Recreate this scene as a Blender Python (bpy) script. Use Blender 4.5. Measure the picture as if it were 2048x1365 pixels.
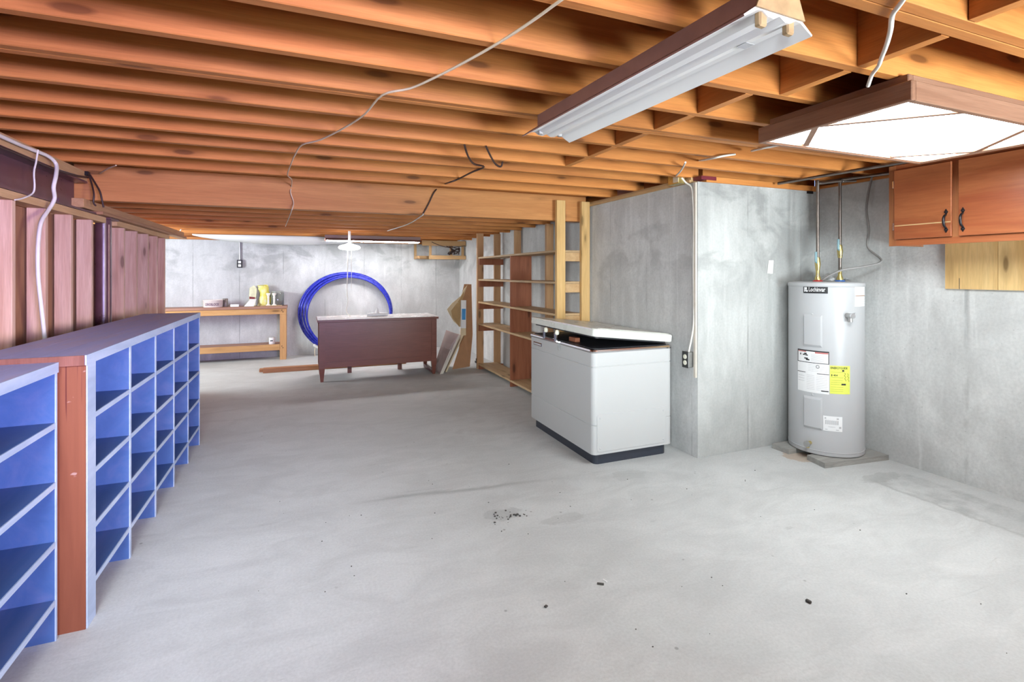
import bpy, math, random
from math import sin, cos, pi, radians
from mathutils import Vector, Matrix
random.seed(7)
for o in list(bpy.data.objects): bpy.data.objects.remove(o)
SC = bpy.context.scene
COL = SC.collection

# ------------------------------------------------------------------ camera, world, lights, exposure
H, FPX, HY, YAW = 1.3, 1014.0, 547.0, math.atan2(415, 1014)
cam = bpy.data.cameras.new('camera'); cam.sensor_width = 36; cam.sensor_fit = 'HORIZONTAL'
cam.lens = FPX / 2048 * 36; cam.shift_y = -(682.5 - HY) / 2048; cam.clip_start = 0.02
camo = bpy.data.objects.new('camera', cam); COL.objects.link(camo)
camo.location = (0, 0, H); camo.rotation_euler = (pi / 2, 0, -YAW)
SC.camera = camo

w = bpy.data.worlds.new('world'); SC.world = w; w.use_nodes = True
w.node_tree.nodes['Background'].inputs[0].default_value = (0.45, 0.6, 1.0, 1)
w.node_tree.nodes['Background'].inputs[1].default_value = 0.6

def area(name, loc, rot, sx, sy, power, col):
    l = bpy.data.lights.new(name, 'AREA'); l.shape = 'RECTANGLE'; l.size = sx; l.size_y = sy
    l.energy = power; l.color = col
    o = bpy.data.objects.new(name, l); COL.objects.link(o); o.location = loc; o.rotation_euler = rot
    return o
# assumed daylight from an unseen window behind the camera; fill lights added out of view
COOL = (0.86, 0.96, 1.0)
wl = area('assumed_window_daylight', (1.2, -2.44, 1.3), (radians(90), 0, radians(22)), 1.1, 0.7, 14.5, (0.54, 0.45, 1.0)); wl.data.spread = radians(44)  # added bluish light for an assumed window, aimed to tint the left side lavender
cl_ = area('ceiling_fill', (0.1, -0.9, 1.94), (radians(38), 0, radians(6)), 2.2, 0.6, 3.5, COOL); cl_.data.spread = radians(104)  # added overhead fill behind the camera, no fixture there
ml = area('mid_floor_fill', (-0.5, -0.7, 1.93), (radians(67), 0, radians(-4)), 1.0, 0.3, 7.2, COOL); ml.data.spread = radians(44)  # added fill aimed at the middle of the floor
rl = area('rear_fill', (2.4, -2.3, 1.0), (radians(118), 0, radians(-4)), 1.6, 1.3, 50, COOL); rl.data.spread = radians(76)  # added softbox-like fill from behind, lifts joist faces and header
ll = area('left_fill', (-1.25, -1.0, 1.5), (radians(84), 0, radians(-33)), 1.4, 0.6, 10, COOL); ll.data.spread = radians(42)  # added fill from the left for the freezer side and right wall
area('assumed_alcove_lamp', (-2.8, 7.0, 1.4), (radians(90), 0, radians(-75)), 0.9, 0.8, 40, COOL)  # assumed unseen lamp behind the partition, inferred from shadows on the back wall
rr_ = area('right_rear_fill', (3.2, -1.6, 1.5), (radians(84), 0, radians(42)), 0.9, 0.6, 6.5, (1.0, 0.95, 0.85)); rr_.data.spread = radians(40)  # added fill to brighten the room-facing stud edges
LENS_EMIT = 10.5
FAR_EMIT = 36.0
vs = SC.view_settings
vs.view_transform = 'Standard'; vs.look = 'None'; vs.gamma = 1; vs.use_curve_mapping = False
vs.exposure = 1.2

# ------------------------------------------------------------------ helpers
_F = Vector((sin(YAW), cos(YAW), 0)); _R = Vector((cos(YAW), -sin(YAW), 0))
def ray(u, v): return _F + _R * ((u - 1024) / FPX) + Vector((0, 0, (HY - v) / FPX))
def onz(u, v, z=0.0): r = ray(u, v); return Vector((0, 0, H)) + r * ((z - H) / r.z)
def onx(u, v, x): r = ray(u, v); return Vector((0, 0, H)) + r * (x / r.x)
def ony(u, v, y): r = ray(u, v); return Vector((0, 0, H)) + r * (y / r.y)

def smooth(pts, n=6):
    P = [Vector(p) for p in pts]
    if len(P) < 3: return P
    out = []
    for i in range(len(P) - 1):
        p0 = P[max(i - 1, 0)]; p1 = P[i]; p2 = P[i + 1]; p3 = P[min(i + 2, len(P) - 1)]
        for k in range(n):
            t = k / n
            out.append(0.5 * ((2 * p1) + (p2 - p0) * t + (2 * p0 - 5 * p1 + 4 * p2 - p3) * t * t + (3 * p1 - p0 - 3 * p2 + p3) * t ** 3))
    out.append(P[-1]); return out

class MB:
    def __init__(s): s.v = []; s.f = []; s.mi = []; s.sm = []; s.cur = 0
    def add(s, vs, fs, sm=False):
        b = len(s.v); s.v += [tuple(x) for x in vs]
        for f in fs: s.f.append([b + i for i in f]); s.mi.append(s.cur); s.sm.append(sm)
        return s
    def box(s, x0, x1, y0, y1, z0, z1, bev=0.0, M=None):
        b = min(bev, (x1 - x0) / 2.01, (y1 - y0) / 2.01, (z1 - z0) / 2.01)
        if b <= 0:
            vs = [(x, y, z) for z in (z0, z1) for y in (y0, y1) for x in (x0, x1)]
            fs = [(0, 2, 3, 1), (4, 5, 7, 6), (0, 1, 5, 4), (2, 6, 7, 3), (0, 4, 6, 2), (1, 3, 7, 5)]
        else:
            vs = []; idx = {}
            X = (x0, x1); Y = (y0, y1); Z = (z0, z1)
            for i in (0, 1):
                for j in (0, 1):
                    for k in (0, 1):
                        sx, sy, sz = (b if i == 0 else -b), (b if j == 0 else -b), (b if k == 0 else -b)
                        for a, d in (('x', (0, sy, sz)), ('y', (sx, 0, sz)), ('z', (sx, sy, 0))):
                            idx[i, j, k, a] = len(vs); vs.append((X[i] + d[0], Y[j] + d[1], Z[k] + d[2]))
            g = lambda i, j, k, a: idx[i, j, k, a]
            fs = [[g(0,0,0,'x'),g(0,0,1,'x'),g(0,1,1,'x'),g(0,1,0,'x')],[g(1,0,0,'x'),g(1,1,0,'x'),g(1,1,1,'x'),g(1,0,1,'x')],
                  [g(0,0,0,'y'),g(1,0,0,'y'),g(1,0,1,'y'),g(0,0,1,'y')],[g(0,1,0,'y'),g(0,1,1,'y'),g(1,1,1,'y'),g(1,1,0,'y')],
                  [g(0,0,0,'z'),g(0,1,0,'z'),g(1,1,0,'z'),g(1,0,0,'z')],[g(0,0,1,'z'),g(1,0,1,'z'),g(1,1,1,'z'),g(0,1,1,'z')]]
            for i in (0, 1):
                for j in (0, 1): fs.append([g(i,j,0,'x'),g(i,j,1,'x'),g(i,j,1,'y'),g(i,j,0,'y')])
                for k in (0, 1): fs.append([g(i,0,k,'x'),g(i,1,k,'x'),g(i,1,k,'z'),g(i,0,k,'z')])
            for j in (0, 1):
                for k in (0, 1): fs.append([g(0,j,k,'y'),g(1,j,k,'y'),g(1,j,k,'z'),g(0,j,k,'z')])
            for i in (0, 1):
                for j in (0, 1):
                    for k in (0, 1): fs.append([g(i,j,k,'x'),g(i,j,k,'y'),g(i,j,k,'z')])
        if M is not None: vs = [M @ Vector(p) for p in vs]
        return s.add(vs, fs)
    def tube(s, pts, r, n=8, sm=True, caps=True):
        P = [Vector(p) for p in pts]; vs = []; fs = []
        rr = r if isinstance(r, (list, tuple)) else [r] * len(P)
        t0 = (P[1] - P[0]).normalized()
        up = Vector((0, 0, 1)) if abs(t0.z) < 0.9 else Vector((1, 0, 0))
        a = t0.cross(up).normalized()
        for i, p in enumerate(P):
            t = (P[min(i + 1, len(P) - 1)] - P[max(i - 1, 0)]).normalized()
            a = (a - t * a.dot(t)).normalized(); b = t.cross(a)
            for k in range(n):
                q = 2 * pi * k / n; vs.append(p + (a * cos(q) + b * sin(q)) * rr[i])
        for i in range(len(P) - 1):
            for k in range(n):
                fs.append((i * n + k, i * n + (k + 1) % n, (i + 1) * n + (k + 1) % n, (i + 1) * n + k))
        s.add(vs, fs, sm)
        if caps: 
            s.add(vs[:n], [list(range(n))[::-1]]); s.add(vs[-n:], [list(range(n))])
        return s
    def lathe(s, c, prof, n=32, sm=True, axis='z'):
        vs = []; fs = []; m = len(prof)
        for (r, h) in prof:
            for k in range(n):
                q = 2 * pi * k / n
                p = (r * cos(q), r * sin(q), h)
                if axis == 'y': p = (p[0], p[2], p[1])
                if axis == 'x': p = (p[2], p[0], p[1])
                vs.append((c[0] + p[0], c[1] + p[1], c[2] + p[2]))
        for i in range(m - 1):
            for k in range(n): fs.append((i * n + k, i * n + (k + 1) % n, (i + 1) * n + (k + 1) % n, (i + 1) * n + k))
        s.add(vs, fs, sm)
        if prof[0][0] > 1e-4: s.add(vs[:n], [list(range(n))[::-1]])
        if prof[-1][0] > 1e-4: s.add(vs[-n:], [list(range(n))])
        return s
    def prism(s, poly, d):           # polygon (3-D points) pushed along vector d
        n = len(poly); P = [Vector(p) for p in poly]; Q = [p + Vector(d) for p in P]
        return s.add(P + Q, [list(range(n))[::-1], list(range(n, 2 * n))] + [[i, (i + 1) % n, n + (i + 1) % n, n + i] for i in range(n)])
    def build(s, name, mats, parent=None, loc=None):
        me = bpy.data.meshes.new(name)
        V = s.v
        if loc is not None: V = [(a - loc[0], b - loc[1], c - loc[2]) for a, b, c in V]
        me.from_pydata(V, [], s.f)
        if not isinstance(mats, (list, tuple)): mats = [mats]
        for m in mats: me.materials.append(m)
        for p, mi, sm in zip(me.polygons, s.mi, s.sm): p.material_index = mi; p.use_smooth = sm
        import bmesh as B
        bm = B.new(); bm.from_mesh(me); B.ops.recalc_face_normals(bm, faces=bm.faces); bm.to_mesh(me); bm.free()
        o = bpy.data.objects.new(name, me); COL.objects.link(o)
        if loc is not None: o.location = loc
        if parent is not None: o.parent = parent
        return o

def tag(o, label=None, cat=None, group=None, kind=None):
    for k, v in (('label', label), ('category', cat), ('group', group), ('kind', kind)):
        if v: o[k] = v
    return o
def thing(name, label, cat, group=None, loc=(0, 0, 0)):
    o = bpy.data.objects.new(name, None); COL.objects.link(o); o.location = loc; o.empty_display_size = 0.05
    return tag(o, label, cat, group)
def pb(parent, name, mat, *box, bev=0.0, M=None):           # one boxed part; world coordinates, parent at an unrotated place
    pl = parent.location if parent is not None else Vector()
    if parent is not None and parent.parent is not None: pl = pl + parent.parent.location
    x0, x1, y0, y1, z0, z1 = box
    c = Vector(((x0 + x1) / 2, (y0 + y1) / 2, (z0 + z1) / 2))
    mb = MB().box(x0 - c.x, x1 - c.x, y0 - c.y, y1 - c.y, z0 - c.z, z1 - c.z, bev)
    o = mb.build(name, mat, parent); o.location = c - pl
    return o
def bld(mb, name, mat, parent, STUFF=('border', 'red_header', 'pictogram', 'print_block', 'fine_print', 'handwriting', 'lettering', 'emblem', 'loose_wire')):                              # world-coordinate mesh under a parent standing anywhere (unrotated)
    pl = Vector(parent.location)
    if parent.parent is not None: pl = pl + parent.parent.location
    o = mb.build(name, mat, parent); o.location = -pl
    if name in STUFF: o['kind'] = 'stuff'
    return o
def text_mb(body, size, fn, extr=0.0, align='LEFT', cuts=0):  # lettering as mesh, each vertex (x,y) sent through fn
    c = bpy.data.curves.new('lettering', 'FONT'); c.body = body; c.size = size; c.extrude = 0; c.align_x = align
    c.resolution_u = 3; c.offset = size * 0.012
    o = bpy.data.objects.new('lettering', c); COL.objects.link(o)
    bpy.context.view_layer.update()
    me = bpy.data.meshes.new_from_object(o.evaluated_get(bpy.context.evaluated_depsgraph_get()))
    mb = MB(); mb.add([fn(v.co.x, v.co.y) for v in me.vertices], [list(p.vertices) for p in me.polygons])
    bpy.data.objects.remove(o); bpy.data.curves.remove(c); bpy.data.meshes.remove(me)
    return mb

# ------------------------------------------------------------------ materials
class NT:
    def __init__(s, name):
        s.m = bpy.data.materials.new(name); s.m.use_nodes = True; s.t = s.m.node_tree
        s.b = s.t.nodes['Principled BSDF']
    def n(s, typ, props=None, **inp):
        nd = s.t.nodes.new(typ)
        for k, v in (props or {}).items(): setattr(nd, k, v)
        for k, v in inp.items():
            key = int(k[1:]) if k[0] == 'i' and k[1:].isdigit() else k.replace('_', ' ')
            s.set(nd.inputs[key], v)
        return nd
    def set(s, sock, v):
        if isinstance(v, bpy.types.NodeSocket): s.t.links.new(v, sock)
        elif isinstance(v, bpy.types.Node): s.t.links.new(v.outputs[0], sock)
        else: sock.default_value = v
    def math(s, op, a, b=None, c=None):
        nd = s.t.nodes.new('ShaderNodeMath'); nd.operation = op; s.set(nd.inputs[0], a)
        if b is not None: s.set(nd.inputs[1], b)
        if c is not None: s.set(nd.inputs[2], c)
        return nd.outputs[0]
    def mix(s, f, a, b, mode='MIX'):
        nd = s.t.nodes.new('ShaderNodeMix'); nd.data_type = 'RGBA'; nd.blend_type = mode; nd.clamp_factor = True
        s.set(nd.inputs['Factor'], f); s.set(nd.inputs[6], c4(a) if isinstance(a, tuple) else a); s.set(nd.inputs[7], c4(b) if isinstance(b, tuple) else b)
        return nd.outputs[2]
    def ramp(s, f, stops):
        nd = s.t.nodes.new('ShaderNodeValToRGB'); s.set(nd.inputs[0], f); cr = nd.color_ramp
        while len(cr.elements) < len(stops): cr.elements.new(0.5)
        for e, (p, c) in zip(cr.elements, stops): e.position = p; e.color = c4(c) if isinstance(c, tuple) else (c, c, c, 1)
        return nd.outputs[0]
    def mapr(s, v, a, b, c=0.0, d=1.0):
        nd = s.n('ShaderNodeMapRange', None); nd.clamp = True
        for i, q in enumerate((v, a, b, c, d)): s.set(nd.inputs[i], q)
        return nd.outputs[0]
    def bump(s, h, strength=0.2, dist=0.01):
        nd = s.n('ShaderNodeBump', None, Height=h); nd.inputs['Strength'].default_value = strength; nd.inputs['Distance'].default_value = dist
        s.t.links.new(nd.outputs[0], s.b.inputs['Normal'])
    def coord(s): return s.n('ShaderNodeTexCoord').outputs['Object']
    def noise(s, vec, scale, detail=4.0, rough=0.55, dist=0.0):
        nd = s.n('ShaderNodeTexNoise', None, Vector=vec, Scale=scale, Detail=detail, Roughness=rough, Distortion=dist); return nd.outputs[0]
    def mapp(s, vec, scale=(1, 1, 1), loc=(0, 0, 0)):
        nd = s.n('ShaderNodeMapping', None, Vector=vec, Scale=scale, Location=loc); return nd.outputs[0]
    def out(s, col, rough=0.6, metal=0.0, spec=0.5):
        s.set(s.b.inputs['Base Color'], c4(col) if isinstance(col, tuple) else col); s.set(s.b.inputs['Roughness'], rough)
        s.b.inputs['Metallic'].default_value = metal; s.b.inputs['Specular IOR Level'].default_value = spec
        return s.m
def c4(c): return (c[0], c[1], c[2], 1.0)
def S(r, g, b):                                             # sRGB 0-255 -> linear
    f = lambda x: (x / 255 / 12.92) if x / 255 <= 0.04045 else ((x / 255 + 0.055) / 1.055) ** 2.4
    return (f(r), f(g), f(b))

def wood(name, c1, c2, axis=0, knots=True, rough=0.6, var=0.25, grain=1.0, spec=0.3):
    t = NT(name); co = t.coord()
    rnd = t.n('ShaderNodeObjectInfo').outputs['Random']
    off = t.n('ShaderNodeVectorMath', {'operation': 'ADD'}, i0=co, i1=t.n('ShaderNodeCombineXYZ', None, X=t.math('MULTIPLY', rnd, 37.0), Y=t.math('MULTIPLY', rnd, 23.0), Z=t.math('MULTIPLY', rnd, 11.0))).outputs[0]
    sc = lambda a, b: tuple(a if i == axis else b for i in range(3))
    n1 = t.noise(t.mapp(off, sc(1.1, 16 * grain)), 1.0, 5, 0.6, 0.8)
    n2 = t.noise(t.mapp(off, sc(7, 190 * grain)), 1.0, 3, 0.6, 0.3)
    col = t.ramp(n1, [(0.3, c1), (0.7, c2)])
    col = t.mix(t.mapr(n2, 0.35, 0.75, 0.0, 0.35), col, tuple(x * 0.55 for x in c1))
    col = t.mix(1.0, col, t.ramp(rnd, [(0.0, (1 - var, 1 - var, 1 - var)), (1.0, (1.0, 1.0, 1.0))]), 'MULTIPLY')
    if knots:
        kd = t.n('ShaderNodeTexVoronoi', None, Vector=t.mapp(off, sc(2.4, 9.0)), Scale=1.0).outputs['Distance']
        col = t.mix(t.mapr(kd, 0.10, 0.15, 0.85, 0.0), col, tuple(x * 0.22 for x in c1))
        col = t.mix(t.mapr(kd, 0.15, 0.32, 0.40, 0.0), col, tuple(x * 0.5 for x in c1))
    t.bump(t.math('ADD', n2, n1), 0.12, 0.004)
    return t.out(col, rough, 0, spec)
def plain(name, col, rough=0.5, metal=0.0, var=0.08, scale=14.0, spec=0.5, bump=0.0):
    t = NT(name); co = t.coord()
    n = t.noise(co, scale, 5, 0.6)
    c = t.ramp(n, [(0.3, tuple(x * (1 - var) for x in col)), (0.7, tuple(min(1, x * (1 + var)) for x in col))])
    if bump: t.bump(t.noise(co, scale * 8, 3), bump, 0.003)
    dr = 0.06 if var > 0.035 else 0.0
    return t.out(c, t.mapr(n, 0.3, 0.7, max(0.02, rough - dr), min(1, rough + dr)), metal, spec)
def emit(name, col, strength, base=(0.9, 0.9, 0.9)):
    t = NT(name); t.out(base, 0.5); n = t.noise(t.coord(), 3.0)
    t.set(t.b.inputs['Emission Color'], t.ramp(n, [(0.0, col), (1.0, tuple(x * 0.97 for x in col))])); t.b.inputs['Emission Strength'].default_value = strength
    return t.m

def concrete_wall(name, axis, base=(0.56, 0.565, 0.555), seam=0.61, dark=0.3):
    t = NT(name); co = t.coord()
    sep = t.n('ShaderNodeSeparateXYZ', None, Vector=co)
    h = sep.outputs[axis]; z = sep.outputs[2]
    big = t.noise(co, 1.1, 6, 0.62, 0.6)
    med = t.noise(t.mapp(co, (5, 5, 1.6)), 1.0, 6, 0.65, 0.4)
    fine = t.noise(co, 60, 3, 0.6)
    streak = t.noise(t.mapp(co, (14, 14, 0.8)), 1.0, 4, 0.6)
    col = t.ramp(big, [(0.32, tuple(x * 0.80 for x in base)), (0.62, tuple(x * 1.12 for x in base))])
    col = t.mix(t.mapr(med, 0.40, 0.62, 0.55, 0.0), col, tuple(x * 0.72 for x in base))
    col = t.mix(t.mapr(streak, 0.58, 0.75, 0.0, 0.4), col, tuple(min(1, x * 1.32) for x in base))
    # upper-wall grey blotches: stains, partly the light box frame's shadow painted in
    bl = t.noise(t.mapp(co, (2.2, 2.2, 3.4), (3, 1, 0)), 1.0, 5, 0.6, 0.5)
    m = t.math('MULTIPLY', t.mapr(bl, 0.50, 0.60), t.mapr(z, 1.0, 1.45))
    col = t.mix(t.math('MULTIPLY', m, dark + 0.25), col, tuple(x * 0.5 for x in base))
    # form-board joints: thin vertical lines
    fr = t.math('FRACT', t.math('ADD', t.math('DIVIDE', h, seam), t.math('MULTIPLY', t.math('SUBTRACT', streak, 0.5), 0.012)))
    ln = t.mapr(t.math('ABSOLUTE', t.math('SUBTRACT', fr, 0.5)), 0.004, 0.014, 1.0, 0.0)
    ln = t.math('MULTIPLY', ln, t.mapr(t.noise(t.mapp(co, (9, 9, 3)), 1.0, 4), 0.42, 0.6))
    col = t.mix(t.math('MULTIPLY', ln, 0.55), col, tuple(x * 0.42 for x in base))
    vor = t.n('ShaderNodeTexVoronoi', None, Vector=co, Scale=26.0).outputs['Distance']
    sp = t.math('MULTIPLY', t.mapr(vor, 0.05, 0.11, 1.0, 0.0), t.mapr(fine, 0.5, 0.6))
    col = t.mix(t.math('MULTIPLY', sp, 0.5), col, tuple(x * 0.4 for x in base))
    col = t.mix(t.mapr(fine, 0.35, 0.7, 0.0, 0.16), col, (0.2, 0.2, 0.2))
    t.bump(t.math('SUBTRACT', t.math('ADD', t.math('MULTIPLY', fine, 0.5), med), t.math('MULTIPLY', t.math('ADD', sp, ln), 0.7)), 0.30, 0.008)
    return t.out(col, 0.85, 0, 0.25)

def floor_mat():
    t = NT('floor_concrete'); co = t.coord(); base = (0.60, 0.607, 0.60)
    sep = t.n('ShaderNodeSeparateXYZ', None, Vector=co); X = sep.outputs[0]; Y = sep.outputs[1]
    big = t.noise(co, 0.8, 6, 0.6, 0.7); med = t.noise(t.mapp(co, (2.5, 5, 5)), 1.0, 7, 0.68, 0.9); fine = t.noise(co, 90, 3, 0.65)
    col = t.ramp(big, [(0.3, tuple(x * 0.86 for x in base)), (0.65, tuple(x * 1.05 for x in base))])
    col = t.mix(t.mapr(med, 0.38, 0.56, 0.48, 0.0), col, tuple(x * 0.74 for x in base))
    col = t.mix(t.mapr(med, 0.58, 0.72, 0.0, 0.25), col, (0.72, 0.72, 0.71))
    scr = t.noise(t.mapp(co, (3, 26, 1), (0, 0, 0)), 1.0, 4, 0.6, 1.2)
    col = t.mix(t.mapr(scr, 0.66, 0.76, 0.0, 0.55), col, tuple(x * 0.66 for x in base))
    # trowel ridge running across the slab
    q = t.math('SUBTRACT', Y, t.math('ADD', 3.02, t.math('MULTIPLY', X, -0.11)))
    q = t.math('ADD', q, t.math('MULTIPLY', t.math('SUBTRACT', med, 0.5), 0.10))
    ln = t.math('MULTIPLY', t.mapr(t.math('ABSOLUTE', q), 0.004, 0.03, 1.0, 0.0), t.math('MULTIPLY', t.mapr(X, 0.2, 0.5), t.mapr(X, 1.0, 1.6, 1.0, 0.0)))
    col = t.mix(t.math('MULTIPLY', ln, 0.55), col, tuple(x * 0.45 for x in base))
    # patched trench along the right-hand wall: darker, rougher infill with a pale lip
    nx = t.math('ADD', X, t.math('MULTIPLY', t.math('SUBTRACT', med, 0.5), 0.12))
    ny = t.math('ADD', Y, t.math('MULTIPLY', t.math('SUBTRACT', med, 0.5), 0.12))
    tm = t.math('MULTIPLY', t.math('MULTIPLY', t.mapr(nx, 3.27, 3.30), t.mapr(nx, 3.60, 3.64, 1.0, 0.0)), t.mapr(ny, 2.06, 2.12, 1.0, 0.0))
    dn = t.mapr(t.noise(co, 4.5, 6, 0.7), 0.42, 0.62)
    col = t.mix(t.math('MULTIPLY', tm, t.math('ADD', 0.15, t.math('MULTIPLY', dn, 0.55))), col, tuple(x * 0.52 for x in base))
    lip = t.math('MULTIPLY', t.mapr(t.math('ABSOLUTE', t.math('SUBTRACT', nx, 3.285)), 0.0, 0.022, 1.0, 0.0), t.mapr(ny, 2.06, 2.12, 1.0, 0.0))
    col = t.mix(t.math('MULTIPLY', lip, 0.55), col, (0.34, 0.34, 0.33))
    # round damp patch beside the freezer, scuffed spots
    def spot(x, y, rx, ry, amt, colr, col):
        dx = t.math('DIVIDE', t.math('SUBTRACT', X, x), rx); dy = t.math('DIVIDE', t.math('SUBTRACT', Y, y), ry)
        d = t.math('SQRT', t.math('ADD', t.math('MULTIPLY', dx, dx), t.math('MULTIPLY', dy, dy)))
        d = t.math('ADD', d, t.math('MULTIPLY', t.math('SUBTRACT', t.noise(co, 11, 5, 0.65), 0.5), 1.5))
        return t.mix(t.mapr(d, 0.85, 1.0, amt, 0.0), col, colr)
    col = spot(1.935, 2.735, 0.13, 0.075, 0.30, (0.36, 0.37, 0.36), col)
    col = spot(0.99, 2.545, 0.11, 0.07, 0.28, (0.25, 0.25, 0.25), col)
    col = spot(1.27, 2.38, 0.13, 0.05, 0.30, (0.34, 0.34, 0.33), col)
    col = spot(3.40, 2.10, 0.18, 0.06, 0.35, (0.28, 0.28, 0.27), col)
    col = spot(3.25, 2.55, 0.14, 0.10, 0.5, (0.42, 0.24, 0.10), col)
    vor = t.n('ShaderNodeTexVoronoi', None, Vector=co, Scale=7.0)
    sp = t.mapr(vor.outputs['Distance'], 0.035, 0.06, 1.0, 0.0)
    sp = t.math('MULTIPLY', sp, t.mapr(t.noise(co, 3.0, 2), 0.5, 0.6))
    col = t.mix(t.math('MULTIPLY', sp, 0.6), col, (0.18, 0.17, 0.16))
    col = t.mix(t.mapr(fine, 0.35, 0.75, 0.0, 0.22), col, (0.22, 0.22, 0.22))
    t.bump(t.math('SUBTRACT', t.math('ADD', t.math('MULTIPLY', fine, 0.6), med), t.math('MULTIPLY', t.math('ADD', tm, t.math('ADD', ln, sp)), 0.5)), 0.22, 0.006)
    return t.out(col, t.mapr(med, 0.3, 0.7, 0.55, 0.8), 0, 0.35)

JC1, JC2 = (0.54, 0.185, 0.044), (0.71, 0.29, 0.078)
W_JOIST = wood('fir_joist', JC1, JC2, 0, True, 0.55, 0.22)
W_JOISTY = wood('fir_block', JC1, JC2, 1, False, 0.55, 0.22)
W_HEAD = wood('fir_header', (0.52, 0.21, 0.066), (0.66, 0.30, 0.10), 0, True, 0.55, 0.1)
W_STUD = wood('pine_stud', (0.58, 0.34, 0.23), (0.80, 0.56, 0.42), 2, True, 0.6, 0.25)
W_PLATE = wood('pine_plate', (0.55, 0.33, 0.15), (0.70, 0.46, 0.24), 1, False, 0.6, 0.15)
W_PANEL = wood('brown_panel_back', (0.26, 0.12, 0.06), (0.42, 0.22, 0.12), 2, False, 0.7, 0.1, 0.5)
W_POST = wood('yellow_pine_post', (0.66, 0.39, 0.14), (0.82, 0.54, 0.24), 2, True, 0.6, 0.15)
W_POSTD = wood('pine_post', (0.48, 0.25, 0.12), (0.62, 0.36, 0.18), 2, True, 0.6, 0.15)
W_SHELF = wood('pine_shelf', (0.56, 0.36, 0.18), (0.70, 0.49, 0.28), 1, True, 0.55, 0.2)
W_DIV = wood('redwood_divider', (0.25, 0.08, 0.04), (0.36, 0.13, 0.065), 2, True, 0.5, 0.1)
W_BENCH = wood('bench_pine', (0.55, 0.28, 0.10), (0.68, 0.40, 0.17), 0, True, 0.5, 0.1)
W_BENCHZ = wood('bench_leg_pine', (0.52, 0.26, 0.10), (0.64, 0.36, 0.15), 2, False, 0.5, 0.1)
W_BENCHT = wood('bench_top_board', (0.33, 0.16, 0.11), (0.45, 0.25, 0.17), 0, False, 0.5, 0.1)
W_CAB = wood('cherry_cabinet', (0.30, 0.075, 0.028), (0.44, 0.15, 0.055), 1, False, 0.32, 0.1, 0.5, 0.5)
W_CABF = wood('cherry_frame', (0.34, 0.11, 0.04), (0.46, 0.19, 0.075), 2, False, 0.35, 0.1, 0.7, 0.5)
W_PLY = wood('pine_plywood', (0.68, 0.42, 0.16), (0.84, 0.60, 0.28), 2, True, 0.5, 0.05, 0.45)
W_BOXF = wood('walnut_frame', (0.24, 0.12, 0.075), (0.33, 0.18, 0.115), 1, False, 0.4, 0.1, 1.0)
W_DESK = wood('mahogany_desk', (0.17, 0.052, 0.036), (0.22, 0.072, 0.05), 0, False, 0.35, 0.05, 0.5, 0.5)
W_BEAM = wood('weathered_timber', (0.36, 0.15, 0.07), (0.50, 0.25, 0.12), 0, False, 0.6, 0.1)
W_GREY = wood('grey_plank', (0.30, 0.29, 0.27), (0.45, 0.44, 0.41), 0, False, 0.8, 0.15)
W_POSTR = wood('raw_redwood_end', (0.36, 0.13, 0.075), (0.48, 0.20, 0.125), 2, True, 0.6, 0.0)
M_FLOOR = floor_mat()
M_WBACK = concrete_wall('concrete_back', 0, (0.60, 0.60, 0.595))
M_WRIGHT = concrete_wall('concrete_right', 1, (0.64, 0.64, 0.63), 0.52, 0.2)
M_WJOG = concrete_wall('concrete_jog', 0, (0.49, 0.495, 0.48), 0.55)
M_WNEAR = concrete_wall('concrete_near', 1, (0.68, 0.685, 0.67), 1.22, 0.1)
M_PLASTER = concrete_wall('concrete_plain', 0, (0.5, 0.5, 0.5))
M_DECK = wood('subfloor_plywood', (0.30, 0.15, 0.07), (0.42, 0.22, 0.10), 1, False, 0.7, 0.1, 0.4)
M_STEEL = plain('purple_brown_steel', (0.105, 0.045, 0.055), 0.32, 0.0, 0.2, 9, 0.6)
M_REDSTEEL = plain('red_oxide_steel', (0.16, 0.02, 0.03), 0.45)
M_WHITE = plain('white_enamel', (0.80, 0.80, 0.80), 0.28, 0, 0.02, 4)
M_FREEZ = plain('freezer_enamel', (0.50, 0.50, 0.495), 0.3, 0, 0.012, 3)
M_LID = plain('aged_lid_enamel', (0.64, 0.645, 0.59), 0.3, 0, 0.05, 5)
M_BLACK = plain('black_rubber', (0.012, 0.012, 0.016), 0.5)
M_NAVY = plain('dark_base_metal', (0.03, 0.035, 0.05), 0.4)
M_CHROME = plain('chrome', (0.75, 0.75, 0.77), 0.15, 1.0, 0.03)
M_IRON = plain('dark_iron', (0.03, 0.027, 0.03), 0.35, 0.7)
M_GALV = plain('galvanised', (0.45, 0.45, 0.44), 0.4, 0.8, 0.15)
M_COPPER = plain('tarnished_copper', (0.20, 0.17, 0.15), 0.35, 0.85, 0.25)
M_BRASS = plain('brass', (0.55, 0.45, 0.18), 0.3, 0.8)
M_RED = plain('red_plastic', (0.45, 0.04, 0.05), 0.4)
M_BLUEP = plain('blue_plastic', (0.06, 0.18, 0.55), 0.4)
M_GREYBLUE = plain('blue_grey_lever', (0.22, 0.36, 0.40), 0.4)
M_PIPEBLUE = plain('blue_pipe', (0.018, 0.028, 0.42), 0.28, 0, 0.1)
M_CABLE = plain('white_cable', (0.75, 0.72, 0.66), 0.5)
M_CABLEC = plain('cream_cable', (0.70, 0.58, 0.42), 0.5)
M_CABLEB = plain('dark_cable', (0.045, 0.022, 0.018), 0.5)
M_CABLEG = plain('grey_cable', (0.30, 0.29, 0.28), 0.5)
M_PAPER = plain('white_label', (0.84, 0.84, 0.84), 0.5, 0, 0.02)
M_INK = plain('black_ink', (0.02, 0.02, 0.022), 0.5)
M_INKG = plain('grey_ink', (0.50, 0.50, 0.51), 0.5)
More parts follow.
